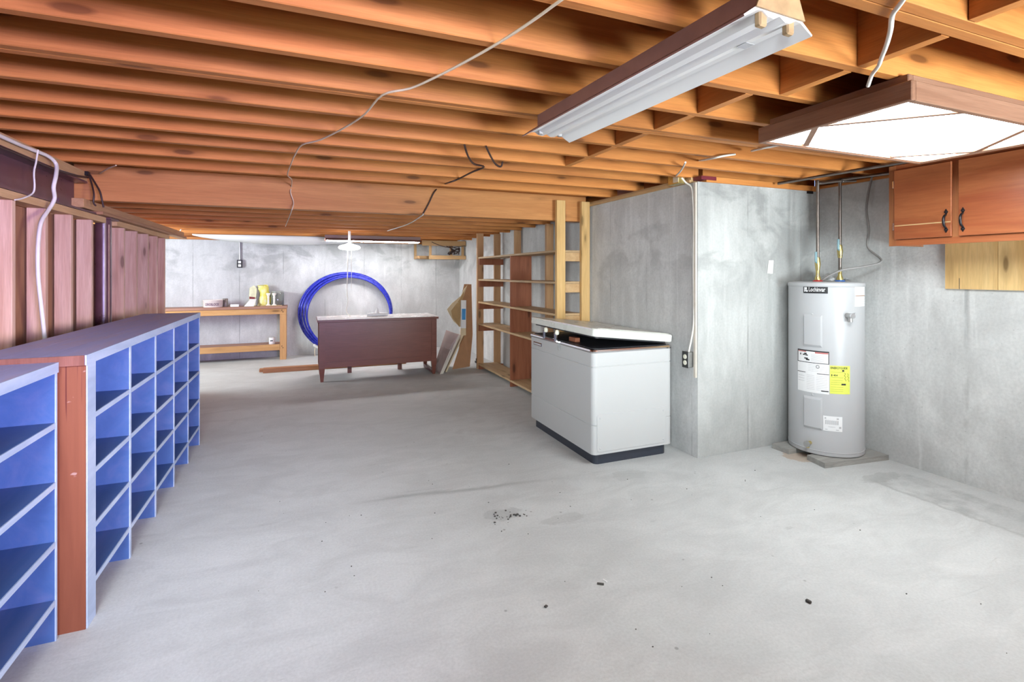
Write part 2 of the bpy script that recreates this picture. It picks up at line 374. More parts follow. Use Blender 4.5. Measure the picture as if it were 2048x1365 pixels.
M_INKR = plain('red_ink', (0.55, 0.16, 0.15), 0.5)
M_YEL = plain('yellow_label', (0.75, 0.80, 0.12), 0.5, 0, 0.05)
M_HEAT = plain('heater_enamel', (0.50, 0.505, 0.515), 0.35, 0, 0.02, 4)
M_PLASTIC = plain('clear_plastic_bag', (0.80, 0.82, 0.82), 0.2, 0, 0.05)
M_BAG = plain('yellow_plastic_bag', (0.78, 0.68, 0.10), 0.4, 0, 0.25, 20)
M_CARD = plain('brown_cardboard', (0.40, 0.205, 0.10), 0.75, 0, 0.08, 9)
M_CARDI = plain('pale_cardboard', (0.72, 0.58, 0.38), 0.75, 0, 0.08, 9)
M_HARD = plain('pinkish_hardboard', (0.40, 0.30, 0.27), 0.35, 0, 0.1, 6)
M_HARDE = plain('pale_board_edge', (0.72, 0.66, 0.58), 0.5)
M_SHEET = plain('white_vapour_sheet', (0.74, 0.74, 0.73), 0.4, 0, 0.03, 3)
M_FOAM = plain('white_foam_sealant', (0.7, 0.68, 0.66), 0.9, 0, 0.15, 30, 0.3, 0.6)
M_FIXW = plain('fixture_white', (0.80, 0.79, 0.76), 0.3, 0, 0.02, 3)
M_FIXB = plain('fixture_brown', (0.22, 0.105, 0.085), 0.4, 0, 0.1)
M_FIXT = plain('rusty_tan_endplate', (0.36, 0.24, 0.12), 0.5, 0, 0.2, 25)
M_TUBE = plain('lamp_tube_glass', (0.85, 0.86, 0.87), 0.15, 0, 0.02)
M_LENS = emit('lit_lens', (0.88, 0.97, 1.0), LENS_EMIT)
M_FARTUBE = emit('lit_tube', (0.93, 0.97, 1.0), FAR_EMIT)
M_DESKTOP = plain('pale_laminate', (0.74, 0.70, 0.68), 0.25, 0, 0.05, 6)
M_IVORY = plain('ivory_outlet', (0.75, 0.73, 0.60), 0.4)
M_BROWNP = plain('dark_faceplate', (0.025, 0.025, 0.025), 0.4)
M_TUB = plain('pale_pink_tub', (0.76, 0.66, 0.63), 0.4, 0, 0.03)
M_JAR = NT('clear_glass'); M_JAR.b.inputs['Transmission Weight'].default_value = 0.85; M_JAR = M_JAR.out((0.75, 0.78, 0.75), 0.08)
M_TAPE = plain('white_tape', (0.75, 0.74, 0.70), 0.6)
M_DEBRIS = plain('dark_debris', (0.06, 0.055, 0.05), 0.8, 0, 0.4, 60)
M_SKYGLASS = NT('assumed_window_glass'); M_SKYGLASS.b.inputs['Transmission Weight'].default_value = 1.0; M_SKYGLASS = M_SKYGLASS.out((0.9, 0.95, 1.0), 0.05)

def blue_paint(name, c, wear, axis=1, wearcol=(0.30, 0.16, 0.12)):
    t = NT(name); co = t.coord()
    sc = tuple(1.5 if i == axis else 9.0 for i in range(3))
    n = t.noise(t.mapp(co, sc), 1.0, 6, 0.62, 0.8); f = t.noise(co, 45, 4, 0.6)
    col = t.ramp(n, [(0.3, tuple(x * 0.86 for x in c)), (0.7, tuple(x * 1.12 for x in c))])
    col = t.mix(t.mapr(t.math('ADD', n, t.math('MULTIPLY', f, 0.25)), 0.58, 0.86, 0.0, wear), col, wearcol)
    t.bump(f, 0.15, 0.003)
    return t.out(col, 0.5, 0, 0.4)
M_BLUE = blue_paint('blue_paint', (0.055, 0.118, 0.30), 0.12)
M_BLUEEDGE = blue_paint('worn_lit_blue_edge', (0.36, 0.45, 0.60), 0.3, 1, (0.60, 0.62, 0.64))  # paler than the boards: some wear, plus light on the front edges painted in
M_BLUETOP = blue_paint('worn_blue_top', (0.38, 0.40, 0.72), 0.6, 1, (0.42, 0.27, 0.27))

# ------------------------------------------------------------------ setting: floor, walls
def struct(mb, name, mat, parent=None):
    o = mb.build(name, mat, parent)
    if parent is None: o['kind'] = 'structure'
    return o
YB = 8.72
XS = -1.36                                                  # stud face of the left partition
struct(MB().box(-3.2, 4.0, -2.7, 9.0, -0.12, 0.0), 'floor', M_FLOOR)
wall_back = struct(MB().box(-3.2, 2.555, YB, YB + 0.2, 0, 1.80), 'wall_back', M_WBACK)
wall_right = struct(MB().box(2.555, 2.80, 3.0, 4.36, 0, 1.945).box(2.555, 2.80, 4.36, YB + 0.2, 0, 1.89), 'wall_right', M_WRIGHT)
wall_jog = struct(MB().box(2.555, 3.97, 2.80, 3.0, 0, 1.945), 'wall_jog', [M_WJOG, M_WRIGHT])
for p in wall_jog.data.polygons:
    if p.normal.x < -0.9: p.material_index = 1                 # the return face belongs to the long wall's pour
wall_near = struct(MB().box(3.77, 3.97, -2.7, 2.80, 0, 1.965), 'wall_right_near', M_WNEAR)
struct(MB().box(-3.4, -3.2, -2.7, 9.0, 0, 2.3), 'wall_left_outer', M_PLASTER)
wall_rear = struct(MB().box(-3.2, 0.6, -2.7, -2.5, 0, 2.3).box(1.8, 3.97, -2.7, -2.5, 0, 2.3)
       .box(0.6, 1.8, -2.7, -2.5, 0, 0.85).box(0.6, 1.8, -2.7, -2.5, 1.75, 2.3), 'wall_rear', M_PLASTER)  # opening is for the assumed window
win = struct(MB().box(0.6, 1.8, -2.60, -2.56, 0.85, 0.90).box(0.6, 1.8, -2.60, -2.56, 1.70, 1.75)  # assumed window, out of view, to go with the bluish light on the left
       .box(0.6, 0.65, -2.60, -2.56, 0.9, 1.7).box(1.75, 1.8, -2.60, -2.56, 0.9, 1.7).box(1.18, 1.22, -2.60, -2.56, 0.9, 1.7), 'assumed_window_1', M_WHITE)
pb(win, 'pane', M_SKYGLASS, 0.65, 1.18, -2.582, -2.578, 0.9, 1.7)
pb(win, 'pane', M_SKYGLASS, 1.22, 1.75, -2.582, -2.578, 0.9, 1.7)
# jagged foam along the top of the far right wall
fm = MB(); y = 4.45
while y < 8.5:
    a = random.uniform(0.08, 0.22); hh = random.uniform(0.012, 0.045)
    fm.box(2.545, 2.68, y, y + a, 1.885, 1.89 + hh, 0.012); y += a * 0.92
foam = fm.build('foam_sealant', M_FOAM, wall_right); foam['kind'] = 'stuff'
# sills on the concrete
pb(wall_right, 'sill_plate', W_PLATE, 2.535, 2.70, 2.86, 4.34, 1.945, 1.966)
pb(wall_right, 'sill_plate', W_PLATE, 2.548, 2.70, 2.86, 4.30, 1.966, 1.984)
pb(wall_jog, 'sill_plate', W_JOIST, 2.62, 3.765, 2.785, 2.92, 1.945, 1.984)
pb(wall_near, 'sill_plate', W_JOISTY, 3.752, 3.90, -2.4, 2.78, 1.965, 1.984)
pb(wall_right, 'beam_pocket_block', M_REDSTEEL, 2.565, 2.70, 2.775, 2.855, 1.958, 1.983)
pb(wall_jog, 'form_tie_stub', M_IRON, 3.64, 3.70, 2.79, 2.80, 1.925, 1.945)
pb(wall_back, 'rim_board', W_JOIST, -3.19, 2.80, YB + 0.14, YB + 0.18, 1.80, 2.08)
pb(wall_back, 'sill_plate', W_JOIST, -3.19, 2.70, YB + 0.02, YB + 0.14, 1.80, 1.838)
pb(wall_right, 'rim_board', W_JOISTY, 2.72, 2.76, 3.0, 4.40, 1.945, 2.215); pb(wall_right, 'rim_board', W_JOISTY, 2.72, 2.76, 4.40, YB + 0.15, 1.89, 2.078)
pb(wall_jog, 'rim_board', W_JOIST, 2.72, 3.90, 2.93, 2.97, 1.945, 2.215); pb(wall_near, 'rim_board', W_JOISTY, 3.905, 3.945, -2.5, 2.93, 1.965, 2.215)
# white tape scrap on the jog wall
tag(MB().prism([ony(1537, 521, 2.798), ony(1547, 521, 2.798), ony(1545, 548, 2.798), ony(1534, 547, 2.798)], (0, -0.002, 0)).build('tape_scrap', M_TAPE), 'small white tape scrap stuck on the concrete left of the water heater', 'tape')
tag(pb(None, 'wood_strip', plain('pale_strip', (0.62, 0.56, 0.48), 0.6, 0, 0.1), 2.540, 2.553, 2.806, 2.826, 0.565, 1.94), 'thin pale wood strip standing up the concrete corner beside the outlet', 'strip')

# ------------------------------------------------------------------ ceiling: deck, joists, blocking, header
ceiling = struct(MB().box(-3.2, 4.0, -2.7, 4.36, 2.215, 2.25).box(-3.2, 2.9, 4.36, 9.0, 2.078, 2.12), 'ceiling', M_DECK)
ZJ = 1.985
jm = MB().box(-2.72, 2.72, -0.019, 0.019, -0.115, 0.115, 0.003).build('joist', W_JOIST, ceiling)
jlong = MB().box(-3.4, 3.4, -0.019, 0.019, -0.115, 0.115, 0.003).build('joist', W_JOIST, ceiling)
def joist(src, x, y, zb, first=[0]):
    o = src if not src.get('used') else src.copy()
    if src.get('used'): COL.objects.link(o)
    else: src['used'] = 1
    o.parent = ceiling; o.location = (x, y, zb + 0.115)
    return o
near = [1.43, 1.727, 1.998, 2.036, 2.311, 2.596, 2.881, 3.146, 3.511, 3.901]
for yy in (-2.1, -1.8, -1.5, -1.2, -0.9, -0.6, -0.3, 0.0, 0.27, 0.55, 0.822, 0.86, 1.14): joist(jlong, 0.45, yy, ZJ)
for i, yy in enumerate(near):
    if yy < 2.79: joist(jlong, 0.45, yy, ZJ)
    else: joist(jm, -0.10, yy, ZJ)
far = [4.75, 5.13, 5.52, 5.93, 6.33, 6.72, 7.12, 7.50, 8.0]
for yy in far: joist(jm, -0.10, yy, 1.848)
for o in (jm, jlong):
    if 'used' in o: del o['used']
# solid blocking between joists
def block(x, y0, y1):
    pb(ceiling, 'bridging_block', W_JOISTY, x - 0.019, x + 0.019, y0, y1, ZJ, 2.213)
allj = [0.86, 1.14] + near
block(1.712, 0.881, 1.119); block(1.705, 1.161, 1.409); block(1.575, 1.451, 1.706); block(1.56, 1.748, 1.977)
block(1.553, 2.057, 2.290); block(1.556, 2.332, 2.575); block(1.556, 2.617, 2.860)
block(1.68, 0.571, 0.80)
# header beam across the room, with a nailer strip on top of its face
pb(ceiling, 'header', W_HEAD, -1.45, 2.545, 4.31, 4.40, 1.802, 2.045, bev=0.003)
pb(ceiling, 'header_ledger', W_JOIST, -1.45, 2.545, 4.285, 4.40, 2.046, 2.10, bev=0.003)
# girder carrying the far joists on the left
pb(ceiling, 'girder', wood('fir_girder', (0.48, 0.26, 0.12), (0.64, 0.38, 0.19), 1, False), -1.44, -1.36, 4.20, 7.25, 1.738, 1.80, bev=0.003)
pb(ceiling, 'girder', wood('fir_girder_low', (0.40, 0.20, 0.10), (0.55, 0.30, 0.15), 1, False), -1.40, -1.315, 4.40, 7.15, 1.715, 1.737, bev=0.003)

# ------------------------------------------------------------------ left partition: studs, plates, panel back; steel beam and column
wall_left = struct(MB().box(XS - 0.115, XS - 0.10, -2.5, 6.50, 0, 1.67), 'wall_left', W_PANEL)
st = None
edges = [onx(u, 600, XS).y for u in (32, 97, 147, 187, 222, 251, 276, 298, 316, 331)]
ys = sorted([edges[0] - 0.36 * k for k in range(1, 8)] + edges)
for e in ys:
    if st is None:
        st = MB().box(-0.0425, 0.0425, -0.018, 0.018, -0.8075, 0.8075, 0.003).build('stud', W_STUD, wall_left); o = st
    else:
        o = st.copy(); COL.objects.link(o); o.parent = wall_left
    o.location = (XS - 0.0435, e - 0.018, 0.8625)
pb(wall_left, 'top_plate', W_PLATE, XS - 0.095, XS + 0.004, -2.4, 4.60, 1.671, 1.712)
pb(wall_left, 'top_plate', W_PLATE, XS - 0.095, XS + 0.004, 4.84, 6.50, 1.671, 1.712)
pb(wall_left, 'bottom_plate', W_PLATE, XS - 0.095, XS, -2.4, 6.50, 0.0, 0.054)
sb = thing('steel_beam', 'dark purple-brown steel beam along the left side under the joists', 'beam', loc=(-1.43, 1.0, 1.72))
bld(MB().box(-1.436, -1.424, -2.4, 4.24, 1.728, 1.91), 'web', M_STEEL, sb)
bld(MB().box(-1.50, -1.352, -2.4, 4.66, 1.714, 1.727), 'bottom_flange', M_STEEL, sb)
bld(MB().box(-1.50, -1.352, -2.4, 4.24, 1.905, 1.918), 'top_flange', M_STEEL, sb)
bld(MB().box(-1.50, -1.36, -2.4, 4.26, 1.919, 1.983), 'nailer', W_PLATE, sb)
bld(MB().box(-1.424, -1.40, 3.95, 4.10, 1.74, 1.765), 'bolt_plate', M_STEEL, sb)
cl = thing('steel_column', 'round dark purple-brown steel post between the studs on the left', 'column', loc=(-1.405, 4.71, 0))
bld(MB().lathe((-1.405, 4.71, 0), [(0.050, 0.012), (0.050, 1.70)], 28), 'shaft', M_STEEL, cl)
bld(MB().box(-1.48, -1.33, 4.62, 4.78, 0, 0.012), 'base_plate', M_STEEL, cl)
bld(MB().box(-1.48, -1.33, 4.61, 4.79, 1.70, 1.713), 'cap_plate', M_STEEL, cl)

# ------------------------------------------------------------------ blue pigeonhole shelving: two units
def blue_unit(y0, y1, xf, xb, ztop, divs, label, endmat, y0t):
    r = thing('blue_shelving', label, 'shelving', loc=((xf + xb) / 2, (y0 + y1) / 2, 0))
    def edged(name, x0, x1, a, b, z0, z1, mat=M_BLUE):        # painted board, front edge paler: wear plus painted-in light
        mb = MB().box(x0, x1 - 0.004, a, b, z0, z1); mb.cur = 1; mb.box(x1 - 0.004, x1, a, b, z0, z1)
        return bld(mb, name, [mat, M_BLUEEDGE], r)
    # top of three boards
    ww = (xf - xb) / 3
    for k in range(3):
        xa = xb + k * ww
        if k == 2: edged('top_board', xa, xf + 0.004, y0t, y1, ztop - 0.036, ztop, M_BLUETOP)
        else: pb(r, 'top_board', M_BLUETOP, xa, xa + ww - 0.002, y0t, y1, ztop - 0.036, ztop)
    pb(r, 'back_panel', M_BLUE, xb, xb + 0.012, y0 + 0.02, y1 - 0.02, 0.0, ztop - 0.036)
    for z in (0.772, 0.562, 0.352, 0.146):
        ys_ = [y0] + divs + [y1]
        for a, b in zip(ys_[:-1], ys_[1:]):
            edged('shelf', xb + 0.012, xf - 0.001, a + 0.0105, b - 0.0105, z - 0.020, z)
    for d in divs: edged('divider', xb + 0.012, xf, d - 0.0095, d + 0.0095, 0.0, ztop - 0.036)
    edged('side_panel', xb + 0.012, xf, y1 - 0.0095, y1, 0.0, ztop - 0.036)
    if endmat:
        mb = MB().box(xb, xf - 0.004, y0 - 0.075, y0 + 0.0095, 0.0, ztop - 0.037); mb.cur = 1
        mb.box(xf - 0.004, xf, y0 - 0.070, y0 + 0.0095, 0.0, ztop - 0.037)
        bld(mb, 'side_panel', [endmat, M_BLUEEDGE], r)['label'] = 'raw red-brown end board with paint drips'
    else: edged('side_panel', xb + 0.012, xf, y0, y0 + 0.0095, 0.0, ztop - 0.036)
    return r
def raw_end():
    t = NT('raw_end_board_drips'); co = t.coord()
    n = t.noise(t.mapp(co, (22, 22, 1.2)), 1.0, 5, 0.6, 0.6); z = t.n('ShaderNodeSeparateXYZ', None, Vector=co).outputs[2]
    col = t.ramp(n, [(0.3, (0.16, 0.045, 0.021)), (0.7, (0.22, 0.070, 0.034))])
    dr = t.noise(t.mapp(co, (60, 3, 0.6)), 1.0, 2, 0.5)
    m = t.math('MULTIPLY', t.mapr(dr, 0.56, 0.60), t.mapr(t.math('ADD', z, t.math('MULTIPLY', t.noise(t.mapp(co, (60, 1, 0.01)), 1.0, 1), 0.5)), 0.98, 1.03))
    col = t.mix(m, col, (0.10, 0.018, 0.012))
    ch = t.noise(t.mapp(co, (16, 1, 30)), 1.0, 3, 0.5)
    col = t.mix(t.mapr(ch, 0.70, 0.74, 0.0, 0.6), col, (0.45, 0.30, 0.27))
    t.bump(n, 0.1, 0.003)
    return t.out(col, 0.6, 0, 0.3)
W_RAW = raw_end()
u2 = blue_unit(2.376, 4.455, -0.735, -1.09, 1.003, [2.805, 3.232, 3.644, 4.050], 'far unit of blue-painted pigeonhole shelving, ending by the workbench', W_RAW, 2.285)
u1 = blue_unit(-0.10, 2.277, -0.812, -1.09, 0.984, [0.36, 0.82, 1.28, 1.78], 'near unit of blue-painted pigeonhole shelving at the left picture edge', None, -0.10)
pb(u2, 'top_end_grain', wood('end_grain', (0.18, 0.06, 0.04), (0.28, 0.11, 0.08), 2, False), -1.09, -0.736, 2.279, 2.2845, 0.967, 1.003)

# ------------------------------------------------------------------ chest freezer
fz = thing('chest_freezer', 'white chest freezer with its lid propped slightly open', 'freezer', loc=(2.12, 3.45, 0))
FX0, FX1, FY0, FY1 = 1.79, 2.45, 2.94, 3.965
def rounded_rect(x0, x1, y0, y1, r, n=6):
    P = []
    for cx, cy, a0 in ((x1 - r, y1 - r, 0), (x0 + r, y1 - r, 90), (x0 + r, y0 + r, 180), (x1 - r, y0 + r, 270)):
        for k in range(n + 1): q = radians(a0 + 90 * k / n); P.append((cx + r * cos(q), cy + r * sin(q)))
    return P
def loft(mb, rings, sm=False):
    n = len(rings[0]); vs = [p for r in rings for p in r]; fs = []
    for i in range(len(rings) - 1):
        for k in range(n): fs.append((i * n + k, i * n + (k + 1) % n, (i + 1) * n + (k + 1) % n, (i + 1) * n + k))
    mb.add(vs, fs, sm); mb.add(rings[0], [list(range(n))[::-1]]); mb.add(rings[-1], [list(range(n))]); return mb
def rr(d, z, r=0.035): return [(x, y, z) for x, y in rounded_rect(FX0 + d, FX1 - d, FY0 + d, FY1 - d, r)]
mb = loft(MB(), [rr(0, 0.075), rr(0, 0.268), rr(0.004, 0.271), rr(0.004, 0.274), rr(0, 0.277), rr(0, 0.662), rr(0.004, 0.665), rr(0.004, 0.668), rr(0, 0.671), rr(0, 0.765)])
bld(mb, 'cabinet', M_FREEZ, fz)
bld(loft(MB(), [rr(0.03, 0.0), rr(0.03, 0.075)]), 'base', M_NAVY, fz)
bld(loft(MB(), [rr(-0.004, 0.762), rr(-0.007, 0.772), rr(-0.004, 0.783), rr(0.004, 0.786)]), 'chrome_rim', M_CHROME, fz)
bld(loft(MB(), [rr(0.02, 0.786), rr(0.02, 0.789)]), 'rim_gasket', M_BLACK, fz)
# lid: hinged along its right-hand (wall) edge
hx, hz = FX1, 0.792
def LM(p, ang=radians(6.2)): 
    x, y, z = p; dx = x - hx
    return (hx + dx * cos(ang) + z * sin(ang), y, hz - dx * sin(ang) + z * cos(ang))
def lr(d, z, r=0.03): return [LM((x, y, z)) for x, y in rounded_rect(FX0 - 0.005 + d, FX1 - d, FY0 - 0.008 + d, FY1 - d, r)]
lid = bld(loft(MB(), [lr(0.004, 0.012), lr(0, 0.018), lr(0, 0.058), lr(0.004, 0.064), lr(0.012, 0.067), lr(0.016, 0.067)]), 'lid', M_LID, fz)
bld(loft(MB(), [lr(0.03, 0.0), lr(0.03, 0.012)]), 'lid_gasket', M_BLACK, fz)
sh = MB()
for k in range(2): 
    a = [LM((FX0 + 0.05, FY0 + 0.012 + 0.024 * k, 0.067)), LM((FX1 - 0.03, FY0 + 0.012 + 0.024 * k, 0.067)), LM((FX1 - 0.03, FY0 + 0.017 + 0.024 * k, 0.0685)), LM((FX0 + 0.05, FY0 + 0.017 + 0.024 * k, 0.0685))]
    sh.prism(a, (0, 0, 0.002))
bld(sh, 'lid_rib', M_LID, fz)
tr = MB(); tr.prism([LM((FX0 - 0.008, FY0 + 0.03, 0.056)), LM((FX0 - 0.008, FY1 - 0.03, 0.056)), LM((FX0 - 0.008, FY1 - 0.03, 0.064)), LM((FX0 - 0.008, FY0 + 0.03, 0.064))], (0.004, 0, 0))
bld(tr, 'lid_trim', M_CHROME, fz)
# latch with two chrome arms
ly0 = onx(1093, 660, FX0).y; ly1 = onx(1115, 660, FX0).y
mb = MB()
mb.box(FX0 - 0.022, FX0 - 0.008, ly1 - 0.02, ly0 + 0.02, 0.776, 0.792)
for yy in (ly0, ly1):
    mb.box(FX0 - 0.024, FX0 - 0.006, yy - 0.014, yy + 0.014, 0.786, 0.836, 0.004)
    mb.box(FX0 - 0.030, FX0 - 0.020, yy - 0.006, yy + 0.006, 0.780, 0.846, 0.003)
la = bld(mb, 'latch', M_CHROME, fz)
for yy in (ly0, ly1):
    bld(MB().lathe((FX0 - 0.010, yy - 0.012, 0.850), [(0.0, -0.022), (0.014, -0.016), (0.017, 0.0), (0.012, 0.016), (0.0, 0.021)], 12), 'latch_roller', M_IVORY, fz)
bld(MB().box(FX0 - 0.010, FX0 - 0.001, ly1 - 0.045, ly1 - 0.020, 0.715, 0.768, 0.003).box(FX0 - 0.016, FX0 - 0.009, ly1 - 0.037, ly1 - 0.030, 0.72, 0.775, 0.002), 'lock_hasp', M_GALV, fz)
bld(MB().box(FX0 + 0.06, FX0 + 0.10, ly1 - 0.17, ly1 - 0.07, 0.790, 0.822, 0.003), 'wood_wedge', W_DIV, fz)
a, b = onx(1068, 688, FX0), onx(1084, 695, FX0)
bld(MB().box(FX0 - 0.006, FX0 + 0.001, b.y, a.y, 0.700, 0.728, 0.003), 'badge_frame', M_CHROME, fz)
bld(MB().box(FX0 - 0.008, FX0 - 0.005, b.y + 0.012, a.y - 0.012, 0.708, 0.720), 'badge', M_INKG, fz)
# access panel on the end
px0, px1 = ony(1194, 850, FY0).x, ony(1331, 830, FY0).x
def ap(d, yv): return [(x, yv, z) for x, z in rounded_rect(px0 + d, px1 - d, 0.093 + d, 0.345 - d, 0.018)]
bld(loft(MB(), [ap(-0.003, FY0 + 0.001), ap(-0.003, FY0 - 0.0006)]), 'panel_gap', M_INKG, fz)
bld(loft(MB(), [ap(0, FY0 + 0.001), ap(0, FY0 - 0.003), ap(0.002, FY0 - 0.004)]), 'access_panel', M_FREEZ, fz)
for sx in (px0 + 0.022, px1 - 0.022):
    for z in (0.118, 0.322): bld(MB().lathe((sx, FY0 - 0.004, z), [(0.006, 0.002), (0.006, -0.002), (0.003, -0.003)], 10, True, 'y'), 'screw', M_INKG, fz)

# ------------------------------------------------------------------ water heater
HXc, HYc, HR = 3.514, 2.555, 0.238
ZB = 0.036
wh = thing('water_heater', 'tall white cylindrical electric water heater standing on grey planks', 'water heater', loc=(HXc, HYc, ZB))
bld(MB().lathe((HXc, HYc, 0), [(HR - 0.012, ZB), (HR, ZB + 0.004), (HR, ZB + 0.008), (HR, 0.6), (HR, 1.200), (HR, 1.205), (HR + 0.003, 1.207), (HR + 0.003, 1.228), (HR - 0.004, 1.236), (HR - 0.05, 1.240), (0.0, 1.242)], 72), 'tank', M_HEAT, wh)
bld(MB().lathe((HXc, HYc, 0), [(HR + 0.0015, ZB + 0.028), (HR + 0.0035, ZB + 0.031), (HR + 0.0015, ZB + 0.034)], 72), 'base_seam', M_HEAT, wh)
def cp(a, z, d=0.0): q = radians(a); return (HXc + (HR + d) * cos(q), HYc + (HR + d) * sin(q), z)
def patch(a0, a1, z0, z1, d=0.0015, n=10, mb=None):
    mb = mb or MB()
    vs = [cp(a0 + (a1 - a0) * i / n, z, d) for i in range(n + 1) for z in (z0, z1)] + [cp(a0 + (a1 - a0) * i / n, z, d - 0.003) for i in range(n + 1) for z in (z0, z1)]
    fs = [(2 * i, 2 * i + 2, 2 * i + 3, 2 * i + 1) for i in range(n)]
    m = 2 * (n + 1)
    fs += [(2 * i, m + 2 * i, m + 2 * i + 2, 2 * i + 2) for i in range(n)] + [(2 * i + 1, 2 * i + 3, m + 2 * i + 3, m + 2 * i + 1) for i in range(n)]
    fs += [(0, 1, m + 1, m), (2 * n, m + 2 * n, m + 2 * n + 1, 2 * n + 1)]
    mb.add(vs, fs); return mb
def ctext(s, size, a0, z0, d, mat, parent, sx=1.0, name='lettering'):   # text wrapped round the tank, reading left to right = angle rising
    mb = text_mb(s, size, lambda x, y: cp(a0 + math.degrees(x * sx / HR), z0 + y, d))
    return bld(mb, name, mat, parent)
def raised(a0, a1, z0, z1, name):
    n = 8; da, dz = 2.2, 0.014
    def ring(i0, i1, k0, k1, d):
        L = [cp(i0 + (i1 - i0) * i / n, k0, d) for i in range(n + 1)] + [cp(i1 + (i0 - i1) * i / n, k1, d) for i in range(n + 1)]
        return L
    mb = MB(); rs = [ring(a0, a1, z0, z1, -0.004), ring(a0, a1, z0, z1, 0.003), ring(a0 + da, a1 - da, z0 + dz, z1 - dz, 0.012)]
    m = len(rs[0]); vs = [p for r in rs for p in r]
    fs = [(i * m + k, i * m + (k + 1) % m, (i + 1) * m + (k + 1) % m, (i + 1) * m + k) for i in range(2) for k in range(m)]
    fs += [(2 * m + k, 2 * m + k + 1, 2 * m + m - 2 - k, 2 * m + m - 1 - k) for k in range(n)]
    mb.add(vs, fs)
    return bld(mb, name, M_HEAT, wh)
raised(183.0, 211.5, 0.787, 1.012, 'element_cover'); raised(183.0, 211.5, 0.215, 0.437, 'element_cover')
for z in (1.015, 0.452): bld(MB().lathe(cp(197, z, 0), [(0.0, -0.006), (0.006, -0.004), (0.007, 0.0), (0.006, 0.004), (0.0, 0.006)], 8), 'cover_screw', M_HEAT, wh)
lg = bld(patch(182.3, 219.5, 1.160, 1.211, 0.0015), 'brand_plate', M_INK, wh); lg['label'] = 'black maker plate with white lettering'
ctext('Lochinvar', 0.043, 191.3, 1.1735, 0.0032, M_PAPER, lg, 0.60)
lm = patch(184.0, 185.0, 1.170, 1.202, 0.003, 2); patch(185.6, 188.4, 1.185, 1.202, 0.003, 3, lm); patch(187.4, 189.8, 1.170, 1.182, 0.003, 3, lm); patch(185.6, 186.8, 1.172, 1.183, 0.003, 2, lm)
bld(lm, 'emblem', M_PAPER, lg)
rl = bld(patch(262, 292, 1.148, 1.211, 0.0012), 'upper_label', M_PAPER, wh); bld(patch(264, 292, 1.143, 1.147, 0.0014), 'brown_rule', M_CARD, wh)
r2 = bld(patch(262, 292, 1.072, 1.142, 0.0012), 'middle_label', M_PAPER, wh)
mb = MB()
for k in range(7): patch(266, 290, 1.195 - 0.017 * k - (0.006 if k > 2 else 0), 1.1965 - 0.017 * k - (0.006 if k > 2 else 0), 0.0022, 4, mb)
bld(mb, 'fine_print', M_INKG, rl)
# warning sheet
ws = bld(patch(171.4, 221.3, 0.466, 0.760, 0.0012), 'warning_label', M_PAPER, wh)
mb = MB(); patch(171.4, 221.3, 0.752, 0.760, 0.002, 10, mb); patch(171.4, 221.3, 0.672, 0.676, 0.002, 10, mb); patch(171.4, 172.4, 0.676, 0.752, 0.002, 2, mb); patch(220.3, 221.3, 0.676, 0.752, 0.002, 2, mb)
patch(171.4, 186, 0.600, 0.604, 0.002, 5, mb); patch(204, 221.3, 0.600, 0.604, 0.002, 5, mb)
patch(210, 220.5, 0.482, 0.489, 0.002, 3, mb)
bld(mb, 'border', M_INK, ws)
mb = MB(); patch(173, 187, 0.745, 0.751, 0.0022, 5, mb); patch(201, 220, 0.742, 0.751, 0.0022, 5, mb); bld(mb, 'red_header', M_INKR, ws)
mb = MB()
patch(176.5, 178.2, 0.722, 0.734, 0.0022, 2, mb); patch(181.5, 185, 0.722, 0.730, 0.0022, 2, mb); patch(184, 188, 0.728, 0.738, 0.0022, 2, mb); patch(186, 190, 0.720, 0.727, 0.0022, 2, mb)
patch(184, 190, 0.697, 0.705, 0.0022, 2, mb); patch(187, 192.5, 0.688, 0.697, 0.0022, 2, mb)
for k in range(10):
    q = 36 * k; patch(205 + 2.2 * cos(radians(q)) - 0.5, 205 + 2.2 * cos(radians(q)) + 0.5, 0.650 + 0.010 * sin(radians(q)) - 0.002, 0.650 + 0.010 * sin(radians(q)) + 0.002, 0.0022, 1, mb)
bld(mb, 'pictogram', M_INK, ws)
mb = MB()
for k in range(6): patch(195, 214, 0.730 - 0.009 * k, 0.7315 - 0.009 * k, 0.0022, 4, mb)
for k in range(5): patch(191, 219, 0.660 - 0.011 * k, 0.6612 - 0.011 * k, 0.0022, 4, mb)
for k in range(9):
    patch(203, 219, 0.585 - 0.012 * k, 0.5862 - 0.012 * k, 0.0022, 4, mb); patch(188, 200, 0.585 - 0.012 * k, 0.5862 - 0.012 * k, 0.0022, 4, mb)
for k in range(3): patch(173, 184, 0.575 - 0.018 * k, 0.577 - 0.018 * k, 0.0022, 4, mb)
bld(mb, 'fine_print', M_INKG, ws)
yl = bld(patch(222.3, 252.5, 0.474, 0.667, 0.0014), 'energy_label', M_YEL, wh); yl['label'] = 'yellow energy label'
ctext('ENERGYGUIDE', 0.020, 223.2, 0.645, 0.0030, M_INK, yl, 0.78)
ctext('$ 404', 0.017, 223.8, 0.596, 0.0030, M_INK, yl, 1.0)
mb = MB(); patch(240, 243, 0.628, 0.640, 0.003, 2, mb); patch(239, 245.5, 0.535, 0.546, 0.003, 2, mb); bld(mb, 'print_block', M_INK, yl)
mb = MB()
for z in (0.622, 0.586, 0.566, 0.552, 0.538, 0.52, 0.505, 0.492): patch(223.5, 241.5, z, z + 0.0012, 0.003, 4, mb)
bld(mb, 'fine_print', plain('olive_ink', (0.35, 0.40, 0.06)), yl)
mb = MB()
